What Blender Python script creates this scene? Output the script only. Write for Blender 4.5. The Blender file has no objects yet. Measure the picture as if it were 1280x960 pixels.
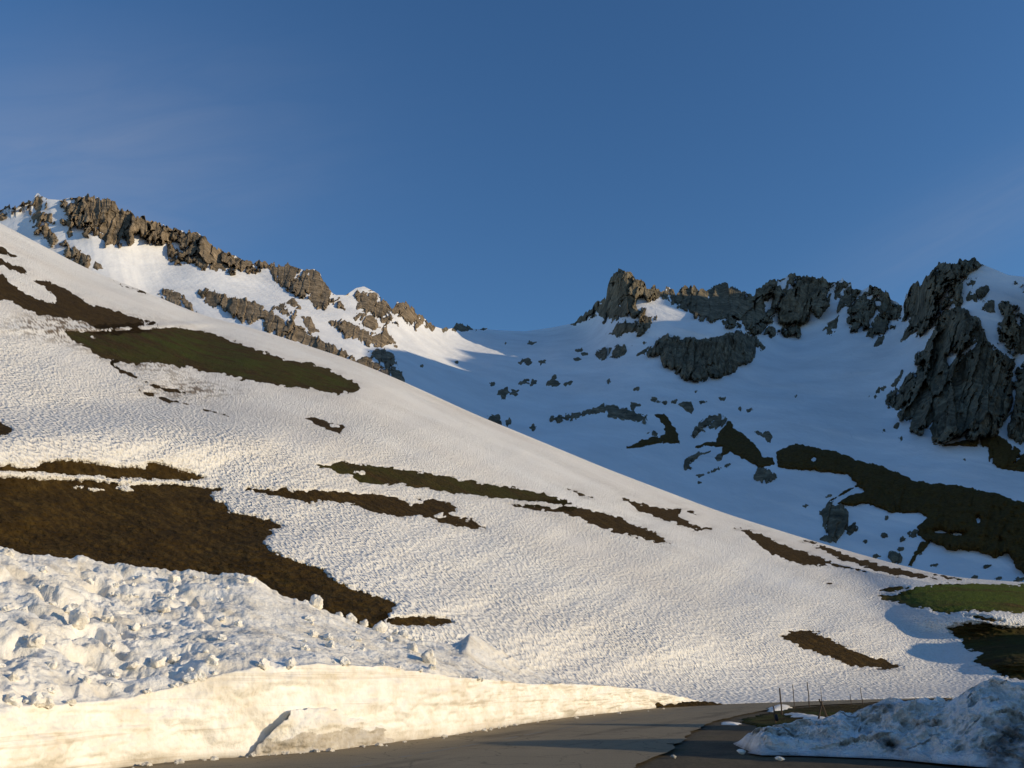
import bpy, math, random
import numpy as np

random.seed(7)
rng = np.random.default_rng(11)
scene = bpy.context.scene
COL = scene.collection

# ------------------------------------------------------------------ survey frame
# The photograph is used as a survey: a sight line (px, py) plus a distance gives a point of the place.
F = 1108.0
PITCH = math.atan(370.0 / F)
SP, CP = math.sin(PITCH), math.cos(PITCH)
EYE = 1.6


def at(px, py, D):
    """point on the sight line (px, py) at forward distance D (metres) from the viewpoint"""
    px = np.asarray(px, float); py = np.asarray(py, float); D = np.asarray(D, float)
    u = (px - 640.0) / F
    v = (480.0 - py) / F
    return np.stack([u * D + 0 * v, D * (CP - v * SP) + 0 * u, EYE + D * (SP + v * CP) + 0 * u], -1)


def ground_D(py, z=0.0):
    v = (480.0 - np.asarray(py, float)) / F
    return (z - EYE) / (SP + v * CP)


def gpt(px, py, z=0.0):
    return at(px, py, ground_D(py, z))


def sight(p):
    """inverse of at(): point -> px, py, D"""
    p = np.asarray(p, float)
    x, y, z = p[..., 0], p[..., 1], p[..., 2] - EYE
    D = y * CP + z * SP
    up = -y * SP + z * CP
    return 640 + F * x / D, 480 - F * up / D, D


# ------------------------------------------------------------------ noise
PERM = np.random.default_rng(3).permutation(256)
PERM = np.concatenate([PERM, PERM, PERM])
_g = np.random.default_rng(5).normal(size=(256, 3))
GRAD = _g / np.linalg.norm(_g, axis=1, keepdims=True)


def perlin(x, y, z=0.0):
    x, y, z = np.broadcast_arrays(np.asarray(x, float), np.asarray(y, float), np.asarray(z, float))
    xi, yi, zi = np.floor(x).astype(int), np.floor(y).astype(int), np.floor(z).astype(int)
    xf, yf, zf = x - xi, y - yi, z - zi
    xi &= 255; yi &= 255; zi &= 255
    fade = lambda t: t * t * t * (t * (t * 6 - 15) + 10)
    u, v, w = fade(xf), fade(yf), fade(zf)
    out = 0
    for dx in (0, 1):
        wx = u if dx else 1 - u
        for dy in (0, 1):
            wy = v if dy else 1 - v
            for dz in (0, 1):
                wz = w if dz else 1 - w
                h = PERM[PERM[PERM[(xi + dx) & 255] + ((yi + dy) & 255)] + ((zi + dz) & 255)]
                g = GRAD[h]
                out = out + wx * wy * wz * (g[..., 0] * (xf - dx) + g[..., 1] * (yf - dy) + g[..., 2] * (zf - dz))
    return out * 1.6


def fbm(x, y, z=0.0, octaves=4, gain=0.5, lac=2.03):
    a, s, f = 1.0, 0, 1.0
    for i in range(octaves):
        s = s + a * perlin(np.asarray(x) * f + 13.1 * i, np.asarray(y) * f + 7.7 * i, np.asarray(z) * f + 3.3 * i)
        a *= gain; f *= lac
    return s


def ridged(x, y, z=0.0, octaves=4, gain=0.5, lac=2.1):
    a, s, f, n = 1.0, 0, 1.0, 0.0
    for i in range(octaves):
        s = s + a * (1 - 2 * np.abs(perlin(np.asarray(x) * f + 5.3 * i, np.asarray(y) * f + 9.1 * i, np.asarray(z) * f + 1.7 * i)))
        n += a; a *= gain; f *= lac
    return s / n


def facets(x, y, seed=1, tilt=1.0):
    """broken rock: a jittered cell pattern, each cell an inclined plane with its own height; also distance to the crack"""
    x = np.asarray(x, float); y = np.asarray(y, float)
    xi, yi = np.floor(x).astype(int), np.floor(y).astype(int)
    best = np.full(x.shape, 1e9); second = np.full(x.shape, 1e9); out = np.zeros(x.shape)
    for dx in (-1, 0, 1):
        for dy in (-1, 0, 1):
            cx, cy = xi + dx, yi + dy
            h = PERM[(PERM[(cx + seed * 17) & 255] + cy) & 255]
            h2 = PERM[(h + 91) & 255]; h3 = PERM[(h2 + 37) & 255]; h4 = PERM[(h3 + 11) & 255]; h5 = PERM[(h4 + 5) & 255]
            px_, py_ = cx + h / 255., cy + h2 / 255.
            d = (x - px_) ** 2 + (y - py_) ** 2
            v = (h3 / 255. - .5) * .9 + tilt * ((h4 / 255. - .5) * 2 * (x - px_) + (h5 / 255. - .5) * 1.2 * (y - py_))
            nb = d < best
            second = np.where(nb, best, np.minimum(second, d))
            out = np.where(nb, v, out); best = np.where(nb, d, best)
    return out, np.sqrt(second) - np.sqrt(best)


def sstep(a, b, x):
    t = np.clip((np.asarray(x, float) - a) / (b - a), 0, 1)
    return t * t * (3 - 2 * t)


def interp(pts, x):
    p = np.array(pts, float)
    return np.interp(x, p[:, 0], p[:, 1])


_GX = np.arange(-700.0, 2300.0, 1.0)


def sinterp(pts, x, width):
    """like interp, with the corners rounded over width"""
    y = np.interp(_GX, *np.array(pts, float).T)
    k = np.hanning(width + 2)[1:-1]; k /= k.sum()
    y = np.convolve(np.pad(y, width // 2, mode='reflect', reflect_type='odd'), k, 'same')[width // 2: width // 2 + len(_GX)]
    return np.interp(x, _GX, y)


def smooth1(a, n):
    k = np.hanning(n + 2)[1:-1]; k /= k.sum()
    return np.convolve(np.pad(a, n // 2, mode='edge'), k, 'valid')[:len(a)]


def poly_sdf(px, py, poly, pad=40):
    """signed distance in survey units, positive inside; far outside = -pad"""
    P = np.array(poly, float)
    out = np.full(px.shape, -float(pad))
    lo, hi = P.min(0) - pad, P.max(0) + pad
    m = (px > lo[0]) & (px < hi[0]) & (py > lo[1]) & (py < hi[1])
    if not m.any():
        return out
    x, y = px[m], py[m]
    d2 = np.full(x.shape, 1e12); ins = np.zeros(x.shape, bool)
    Q = np.roll(P, -1, 0)
    for (ax, ay), (bx, by) in zip(P, Q):
        ex, ey = bx - ax, by - ay
        L = ex * ex + ey * ey + 1e-9
        t = np.clip(((x - ax) * ex + (y - ay) * ey) / L, 0, 1)
        d2 = np.minimum(d2, (x - ax - t * ex) ** 2 + (y - ay - t * ey) ** 2)
        c = (ay > y) != (by > y)
        if ey != 0:
            ins ^= c & (x < ex * (y - ay) / ey + ax)
    d = np.sqrt(d2)
    out[m] = np.maximum(np.where(ins, d, -d), -pad)
    return out


# ------------------------------------------------------------------ object helpers
def tag(o, label=None, cat=None, group=None, kind=None):
    if label: o['label'] = label
    if cat: o['category'] = cat
    if group: o['group'] = group
    if kind: o['kind'] = kind
    return o


def mesh_obj(name, verts, faces, mat, parent=None, smooth=True, attrs=None):
    me = bpy.data.meshes.new(name)
    verts = np.ascontiguousarray(verts, dtype=np.float32).reshape(-1, 3)
    faces = np.ascontiguousarray(faces, dtype=np.int32)
    n = faces.shape[1]
    me.vertices.add(len(verts)); me.vertices.foreach_set('co', verts.ravel())
    me.loops.add(faces.size); me.loops.foreach_set('vertex_index', faces.ravel())
    me.polygons.add(len(faces))
    me.polygons.foreach_set('loop_start', np.arange(0, faces.size, n, dtype=np.int32))
    me.polygons.foreach_set('loop_total', np.full(len(faces), n, dtype=np.int32))
    me.polygons.foreach_set('use_smooth', np.full(len(faces), smooth))
    for k, a in (attrs or {}).items():
        at_ = me.attributes.new(k, 'FLOAT', 'POINT')
        at_.data.foreach_set('value', np.ascontiguousarray(a, dtype=np.float32).ravel())
    me.update(calc_edges=True)
    me.materials.append(mat)
    o = bpy.data.objects.new(name, me); COL.objects.link(o)
    if parent: o.parent = parent
    return o


def grid_faces(nc, nr):
    i, j = np.meshgrid(np.arange(nc - 1), np.arange(nr - 1), indexing='ij')
    a = (i * nr + j).ravel()
    return np.stack([a, a + 1, a + nr + 1, a + nr], -1)


def sub_mesh(V, faces, keep, attrs=None):
    f = faces[keep]
    used, inv = np.unique(f, return_inverse=True)
    return V[used], inv.reshape(f.shape), {k: a[used] for k, a in (attrs or {}).items()}


# ------------------------------------------------------------------ materials
def new_mat(name, rough=0.8):
    m = bpy.data.materials.new(name); m.use_nodes = True
    nt = m.node_tree; b = nt.nodes['Principled BSDF']
    b.inputs['Roughness'].default_value = rough
    b.inputs['Specular IOR Level'].default_value = 0.12
    return m, nt, b


def N(nt, typ, **kw):
    n = nt.nodes.new(typ)
    for k, v in kw.items():
        if k.startswith('i_'):
            n.inputs[k[2:].replace('_', ' ')].default_value = v
        else:
            setattr(n, k, v)
    return n


def coords(nt, scale=(1, 1, 1), rot=(0, 0, 0)):
    tc = N(nt, 'ShaderNodeTexCoord')
    mp = N(nt, 'ShaderNodeMapping')
    mp.vector_type = 'POINT'
    r = N(nt, 'ShaderNodeVectorRotate'); r.rotation_type = 'Z_AXIS'; r.inputs['Angle'].default_value = rot[2]
    nt.links.new(tc.outputs['Object'], r.inputs['Vector'])
    nt.links.new(r.outputs['Vector'], mp.inputs['Vector'])
    mp.inputs['Scale'].default_value = scale
    return mp.outputs['Vector']


def noise(nt, vec, scale, detail=4, rough=0.55, dist=0.0):
    n = N(nt, 'ShaderNodeTexNoise')
    n.inputs['Scale'].default_value = scale; n.inputs['Detail'].default_value = detail
    n.inputs['Roughness'].default_value = rough; n.inputs['Distortion'].default_value = dist
    nt.links.new(vec, n.inputs['Vector'])
    return n.outputs['Fac']


def ramp(nt, fac, stops):
    r = N(nt, 'ShaderNodeValToRGB')
    e = r.color_ramp.elements
    while len(e) < len(stops): e.new(0.5)
    for el, (p, c) in zip(e, stops):
        el.position = p; el.color = (*c, 1) if len(c) == 3 else c
    nt.links.new(fac, r.inputs['Fac'])
    return r.outputs['Color']


def mix(nt, fac, a, b, mode='MIX'):
    m = N(nt, 'ShaderNodeMix', data_type='RGBA', blend_type=mode)
    for sock, v in ((m.inputs['Factor'], fac), (m.inputs['A'], a), (m.inputs['B'], b)):
        if isinstance(v, (float, int)): sock.default_value = v
        elif isinstance(v, tuple): sock.default_value = (*v, 1)
        else: nt.links.new(v, sock)
    return m.outputs['Result']


def math_n(nt, op, a, b=None, c=None):
    m = N(nt, 'ShaderNodeMath', operation=op)
    for s, v in zip(m.inputs, (a, b, c)):
        if v is None: continue
        if isinstance(v, (float, int)): s.default_value = v
        else: nt.links.new(v, s)
    return m.outputs[0]


def bump(nt, b, h, dist, strength=1.0, prev=None):
    n = N(nt, 'ShaderNodeBump')
    n.inputs['Distance'].default_value = dist; n.inputs['Strength'].default_value = strength
    nt.links.new(h, n.inputs['Height'])
    if prev is not None: nt.links.new(prev, n.inputs['Normal'])
    nt.links.new(n.outputs['Normal'], b.inputs['Normal'])
    return n.outputs['Normal']


def attr(nt, name):
    a = N(nt, 'ShaderNodeAttribute'); a.attribute_name = name
    return a.outputs['Fac']


def setc(nt, b, c):
    nt.links.new(c, b.inputs['Base Color'])


FALL = math.radians(40.7)      # fall line of the hillside


def mat_hill_snow():
    m, nt, b = new_mat('old_snow', 0.75)
    v = coords(nt, (0.34, 1.0, 0.6), (0, 0, FALL))
    vw = coords(nt)
    cv = coords(nt, (0.62, 1.0, 0.8), (0, 0, FALL))
    wn = N(nt, 'ShaderNodeTexNoise'); wn.inputs['Scale'].default_value = 1.6; wn.inputs['Detail'].default_value = 3; nt.links.new(cv, wn.inputs['Vector'])
    sc = N(nt, 'ShaderNodeVectorMath', operation='SCALE'); sc.inputs['Scale'].default_value = 0.55; nt.links.new(wn.outputs['Color'], sc.inputs[0])
    ad = N(nt, 'ShaderNodeVectorMath', operation='ADD'); nt.links.new(cv, ad.inputs[0]); nt.links.new(sc.outputs[0], ad.inputs[1])
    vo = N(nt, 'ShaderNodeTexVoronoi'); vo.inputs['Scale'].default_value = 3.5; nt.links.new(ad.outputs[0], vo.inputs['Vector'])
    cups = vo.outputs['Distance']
    fine = noise(nt, v, 8.0, 2, 0.6)
    streak = noise(nt, coords(nt, (0.07, 1.0, 0.3), (0, 0, FALL)), 2.0, 3, 0.65)
    big = noise(nt, vw, 0.035, 3, 0.6)
    dirt = noise(nt, vw, 0.012, 4, 0.65)
    c = ramp(nt, dirt, [(0.36, (0.84, 0.82, 0.785)), (0.64, (0.75, 0.71, 0.66))])
    c = mix(nt, attr(nt, 'dirt'), c, (0.16, 0.115, 0.07))
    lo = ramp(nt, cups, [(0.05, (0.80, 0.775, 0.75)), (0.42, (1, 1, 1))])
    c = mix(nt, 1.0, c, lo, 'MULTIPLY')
    setc(nt, b, c)
    h = math_n(nt, 'ADD', math_n(nt, 'MULTIPLY', cups, 0.31), math_n(nt, 'MULTIPLY', streak, 0.24))
    h = math_n(nt, 'ADD', h, math_n(nt, 'MULTIPLY', fine, 0.12))
    amp = math_n(nt, 'ADD', math_n(nt, 'MULTIPLY', ramp(nt, big, [(.32, (0, 0, 0)), (.62, (1, 1, 1))]), 0.45), 0.62)
    h = math_n(nt, 'MULTIPLY', h, amp)
    bump(nt, b, h, 0.80, 1.0)
    return m


def mat_bank_snow(name, base=(0.92, 0.885, 0.82)):
    m, nt, b = new_mat(name, 0.6)
    vw = coords(nt)
    n1 = noise(nt, vw, 3.2, 5, 0.65)
    n2 = noise(nt, vw, 14.0, 4, 0.6)
    nd = noise(nt, vw, 0.9, 5, 0.7)
    strata = noise(nt, coords(nt, (0.12, 0.12, 2.6)), 1.3, 5, 0.62, 0.4)
    c = ramp(nt, nd, [(0.40, base), (0.68, (base[0] * .82, base[1] * .77, base[2] * .69))])
    thin = noise(nt, coords(nt, (0.10, 0.10, 7.0)), 1.0, 4, 0.6, 0.25)
    grit = noise(nt, vw, 22.0, 4, 0.75)
    drip = noise(nt, coords(nt, (1.6, 1.6, 0.16)), 1.2, 4, 0.65)
    wl = attr(nt, 'wall')
    c = mix(nt, math_n(nt, 'MULTIPLY', wl, ramp(nt, strata, [(0.55, (0, 0, 0)), (0.72, (.38, .38, .38))])), c, (0.68, 0.60, 0.49))
    c = mix(nt, math_n(nt, 'MULTIPLY', wl, ramp(nt, thin, [(0.60, (0, 0, 0)), (0.66, (.42, .42, .42)), (0.72, (.1, .1, .1))])), c, (0.52, 0.42, 0.30))
    c = mix(nt, math_n(nt, 'MULTIPLY', wl, ramp(nt, drip, [(0.58, (0, 0, 0)), (0.75, (.34, .34, .34))])), c, (0.60, 0.47, 0.34))
    c = mix(nt, ramp(nt, grit, [(0.68, (0, 0, 0)), (0.78, (.35, .35, .35))]), c, (0.34, 0.28, 0.20))
    c = mix(nt, math_n(nt, 'MULTIPLY', attr(nt, 'dirt'), ramp(nt, n1, [(0.3, (.55, .55, .55)), (0.6, (1, 1, 1))])), c, (0.20, 0.145, 0.085))
    setc(nt, b, c)
    h = math_n(nt, 'ADD', math_n(nt, 'MULTIPLY', n1, 0.6), math_n(nt, 'MULTIPLY', n2, 0.25))
    h = math_n(nt, 'MULTIPLY', h, math_n(nt, 'SUBTRACT', 1.0, math_n(nt, 'MULTIPLY', attr(nt, 'wall'), 0.45)))
    bump(nt, b, h, 0.11, 1.0)
    return m


def mat_pile_snow():
    m, nt, b = new_mat('ploughed_snow', 0.65)
    vw = coords(nt)
    n1 = noise(nt, vw, 2.2, 5, 0.65, 0.3)
    n2 = noise(nt, vw, 9.0, 4, 0.65)
    nd = noise(nt, vw, 0.75, 6, 0.72, 0.5)
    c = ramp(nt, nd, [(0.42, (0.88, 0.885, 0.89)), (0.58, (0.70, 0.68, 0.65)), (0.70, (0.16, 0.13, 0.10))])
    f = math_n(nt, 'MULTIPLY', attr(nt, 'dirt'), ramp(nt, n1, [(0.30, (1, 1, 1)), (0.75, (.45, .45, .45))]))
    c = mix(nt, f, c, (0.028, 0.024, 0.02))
    setc(nt, b, c)
    bump(nt, b, math_n(nt, 'ADD', math_n(nt, 'MULTIPLY', n1, 0.7), math_n(nt, 'MULTIPLY', n2, 0.3)), 0.35, 1.0)
    return m


def mat_mtn_snow():
    m, nt, b = new_mat('mountain_snow', 0.75)
    vw = coords(nt)
    n1 = noise(nt, vw, 0.02, 5, 0.6)
    n2 = noise(nt, coords(nt, (1, .35, .35)), 0.10, 4, 0.6)
    c = ramp(nt, n1, [(0.35, (0.85, 0.85, 0.85)), (0.7, (0.74, 0.735, 0.735))])
    setc(nt, b, c)
    bump(nt, b, math_n(nt, 'ADD', n1, math_n(nt, 'MULTIPLY', n2, 0.35)), 4.0, 0.6)
    return m


def mat_rock(name, warm=1.0, dark=1.0):
    m, nt, b = new_mat(name, 0.9)
    vw = coords(nt)
    vs = coords(nt, (1, 1, 0.12))
    n1 = noise(nt, vs, 0.14, 6, 0.70, 0.25)
    n2 = noise(nt, vw, 0.03, 4, 0.6)
    n3 = noise(nt, vw, 0.5, 4, 0.7)
    d = dark
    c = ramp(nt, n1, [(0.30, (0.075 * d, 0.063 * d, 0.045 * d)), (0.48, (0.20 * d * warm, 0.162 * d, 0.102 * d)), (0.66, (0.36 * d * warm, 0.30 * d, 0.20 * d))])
    c2 = ramp(nt, n2, [(0.4, (1, 1, 1)), (0.65, (0.62, 0.64, 0.66))])
    c = mix(nt, 1.0, c, c2, 'MULTIPLY')
    setc(nt, b, c)
    h = math_n(nt, 'ADD', n1, math_n(nt, 'MULTIPLY', n3, 0.35))
    bump(nt, b, h, 2.2, 0.8)
    return m


def mat_turf(name, green=0.0, k=1.0, near=False):
    m, nt, b = new_mat(name, 0.95)
    vw = coords(nt)
    vs = coords(nt, (0.25, 1.0, 1.0), (0, 0, FALL * 0.5))
    n1 = noise(nt, vw, 0.13, 5, 0.65)
    n2 = noise(nt, vs, 1.3, 5, 0.7)
    n3 = noise(nt, vw, 6.0 if near else 2.6, 4, 0.7)
    brown = ramp(nt, n2, [(0.28, (0.022 * k, 0.0130 * k, 0.0038 * k)), (0.5, (0.046 * k, 0.0270 * k, 0.0070 * k)), (0.72, (0.085 * k, 0.053 * k, 0.0150 * k))])
    grn = ramp(nt, n3, [(0.3, (0.022 * k, 0.030 * k, 0.003 * k)), (0.7, (0.070 * k, 0.092 * k, 0.009 * k))])
    n4 = noise(nt, vw, 0.55, 5, 0.7)
    brown = mix(nt, 1.0, brown, ramp(nt, n4, [(0.32, (.66, .66, .62)), (0.5, (1, 1, 1)), (0.68, (1.25, 1.25, 1.1))]), 'MULTIPLY')
    g0 = 0.60 - 0.30 * green
    f = ramp(nt, n1, [(g0, (0, 0, 0)), (min(g0 + 0.22, 1), (1, 1, 1))])
    f2 = math_n(nt, 'MULTIPLY', f, attr(nt, 'green'))
    c = mix(nt, f2, brown, grn)
    setc(nt, b, c)
    bump(nt, b, math_n(nt, 'ADD', n2, math_n(nt, 'MULTIPLY', n3, 0.6)), 0.5, 1.0)
    return m


def mat_asphalt():
    m, nt, b = new_mat('asphalt', 0.85)
    vw = coords(nt)
    n1 = noise(nt, vw, 0.35, 5, 0.65)
    n2 = noise(nt, vw, 30.0, 3, 0.7)
    n3 = noise(nt, coords(nt, (1, 0.15, 1), (0, 0, math.radians(24))), 0.9, 4, 0.6)
    c = ramp(nt, n1, [(0.3, (0.20, 0.158, 0.100)), (0.7, (0.31, 0.25, 0.165))])
    c = mix(nt, 0.6, c, ramp(nt, n2, [(0.3, (0.12, 0.098, 0.064)), (0.7, (0.38, 0.31, 0.205))]))
    c = mix(nt, ramp(nt, n3, [(0.52, (0, 0, 0)), (0.66, (.6, .6, .6))]), c, (0.12, 0.098, 0.068))
    vc = N(nt, 'ShaderNodeTexVoronoi'); vc.feature = 'DISTANCE_TO_EDGE'; vc.inputs['Scale'].default_value = 0.45
    wv = N(nt, 'ShaderNodeVectorMath', operation='ADD'); nt.links.new(vw, wv.inputs[0])
    nn = N(nt, 'ShaderNodeTexNoise'); nn.inputs['Scale'].default_value = 1.1; nn.inputs['Detail'].default_value = 5; nt.links.new(vw, nn.inputs['Vector'])
    nt.links.new(nn.outputs['Color'], wv.inputs[1]); nt.links.new(wv.outputs[0], vc.inputs['Vector'])
    c = mix(nt, ramp(nt, vc.outputs['Distance'], [(0.003, (.45, .45, .45)), (0.012, (0, 0, 0))]), c, (0.04, 0.034, 0.026))
    setc(nt, b, c)
    bump(nt, b, n2, 0.012, 0.8)
    return m


def mat_gravel(name='gravel_mat'):
    m, nt, b = new_mat(name, 0.95)
    vw = coords(nt)
    n1 = noise(nt, vw, 0.6, 5, 0.7)
    n2 = noise(nt, vw, 14.0, 5, 0.75)
    c = ramp(nt, n1, [(0.35, (0.075, 0.060, 0.042)), (0.55, (0.115, 0.092, 0.060)), (0.72, (0.07, 0.062, 0.026))])
    c = mix(nt, 1.0, c, ramp(nt, n2, [(0.3, (.6, .6, .6)), (0.55, (1, 1, 1)), (0.72, (1.5, 1.5, 1.5))]), 'MULTIPLY')
    setc(nt, b, c)
    bump(nt, b, math_n(nt, 'ADD', n1, math_n(nt, 'MULTIPLY', n2, 0.35)), 0.06, 0.8)
    return m


def mat_wood():
    m, nt, b = new_mat('weathered_wood', 0.85)
    n1 = noise(nt, coords(nt, (18, 18, 1.4)), 2.5, 5, 0.65)
    setc(nt, b, ramp(nt, n1, [(0.3, (0.05, 0.035, 0.024)), (0.7, (0.16, 0.115, 0.08))]))
    bump(nt, b, n1, 0.01, 0.7)
    return m


def mat_plain(name, col, rough=0.7):
    m, nt, b = new_mat(name, rough)
    n1 = noise(nt, coords(nt), 8.0, 4, 0.6)
    setc(nt, b, ramp(nt, n1, [(0.3, tuple(c * 0.75 for c in col)), (0.7, col)]))
    return m


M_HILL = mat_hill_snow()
M_BANK = mat_bank_snow('bank_snow')
M_PILE = mat_pile_snow()
M_MSNOW = mat_mtn_snow()
M_ROCK_LIT = mat_rock('sunlit_rock', 1.08, 1.0)  # sunlit copy of the rock: sun warmth put into the colour
M_ROCK_SHADE = mat_rock('shaded_rock', 1.0, 0.85)  # same rock for the shaded side, shade put in as a darker colour
M_TURF = mat_turf('brown_turf', 0.1)
M_TURF_G = mat_turf('green_turf', 0.75)
M_TURF_D = mat_turf('alpine_turf', 0.2, 1.9)
M_TURF_B = mat_turf('bright_turf', 1.0, 1.7)
M_ASPHALT = mat_asphalt()
M_GRAVEL = mat_gravel()
M_WOOD = mat_wood()

# ------------------------------------------------------------------ traced outlines
REG = dict(A=(0, 220, 4.0), B=(320, 300, 4.0), C=(600, 320, 1280 / 360), D=(920, 310, 1280 / 360), E=(840, 500, 1280 / 440),
           F=(0, 380, 1280 / 480), G=(380, 540, 1280 / 520), H=(1080, 700, 1067 / 200), K=(780, 780, 2.56), I=(0, 0, 1.0),
           BF=(0, 660, 1280 / 420), BG=(400, 720, 1280 / 420), Z=(900, 840, 6.4))


def tr(r, pts):
    ox, oy, s = REG[r]
    return [(ox + x / s, oy + y / s) for x, y in pts]


SKY = (tr('A', [(-400, 330), (-240, 240), (-80, 200), (0, 165), (30, 155), (60, 160), (155, 125), (185, 88), (240, 115), (300, 120), (350, 108), (385, 110), (440, 100), (530, 125), (575, 135),
                (600, 170), (625, 185), (640, 165), (665, 185), (685, 210), (720, 205), (745, 225), (775, 228), (810, 250), (860, 258), (930, 285),
                (985, 280), (1010, 300), (1060, 345), (1100, 375), (1180, 400), (1225, 425), (1270, 428)])
       + tr('B', [(0, 105), (50, 115), (100, 130), (180, 130), (240, 150), (290, 145), (315, 160), (345, 210), (375, 260), (400, 275), (450, 275),
                  (500, 240), (540, 232), (600, 262), (620, 295), (645, 300), (680, 345), (700, 318), (745, 308), (780, 340), (805, 375), (830, 378),
                  (860, 405), (885, 430), (935, 445), (950, 432), (962, 445), (985, 440), (1000, 420), (1030, 425), (1060, 435), (1090, 445), (1125, 446), (1140, 438), (1160, 442)])
       + tr('C', [(20, 325), (100, 331), (200, 335), (320, 318), (420, 298), (450, 265), (500, 230), (520, 205), (560, 190), (566, 140), (580, 95), (620, 65), (660, 68),
                  (690, 100), (715, 105), (745, 150), (790, 143), (805, 165), (830, 142), (860, 150), (870, 175), (885, 140), (910, 130), (950, 132),
                  (970, 155), (1020, 155), (1040, 135), (1080, 125), (1130, 145)])
       + tr('D', [(0, 190), (30, 195), (55, 210), (90, 195), (150, 145), (200, 140), (240, 120), (290, 125), (360, 135), (385, 132), (415, 155), (440, 150),
                  (480, 148), (520, 175), (560, 190), (600, 165), (640, 185), (680, 215), (700, 245), (740, 265), (755, 210), (780, 165), (805, 155),
                  (815, 175), (845, 125), (880, 95), (900, 60), (920, 75), (985, 70), (990, 55), (1060, 52), (1085, 68), (1150, 95), (1210, 120), (1280, 128), (1500, 190)]))

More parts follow.
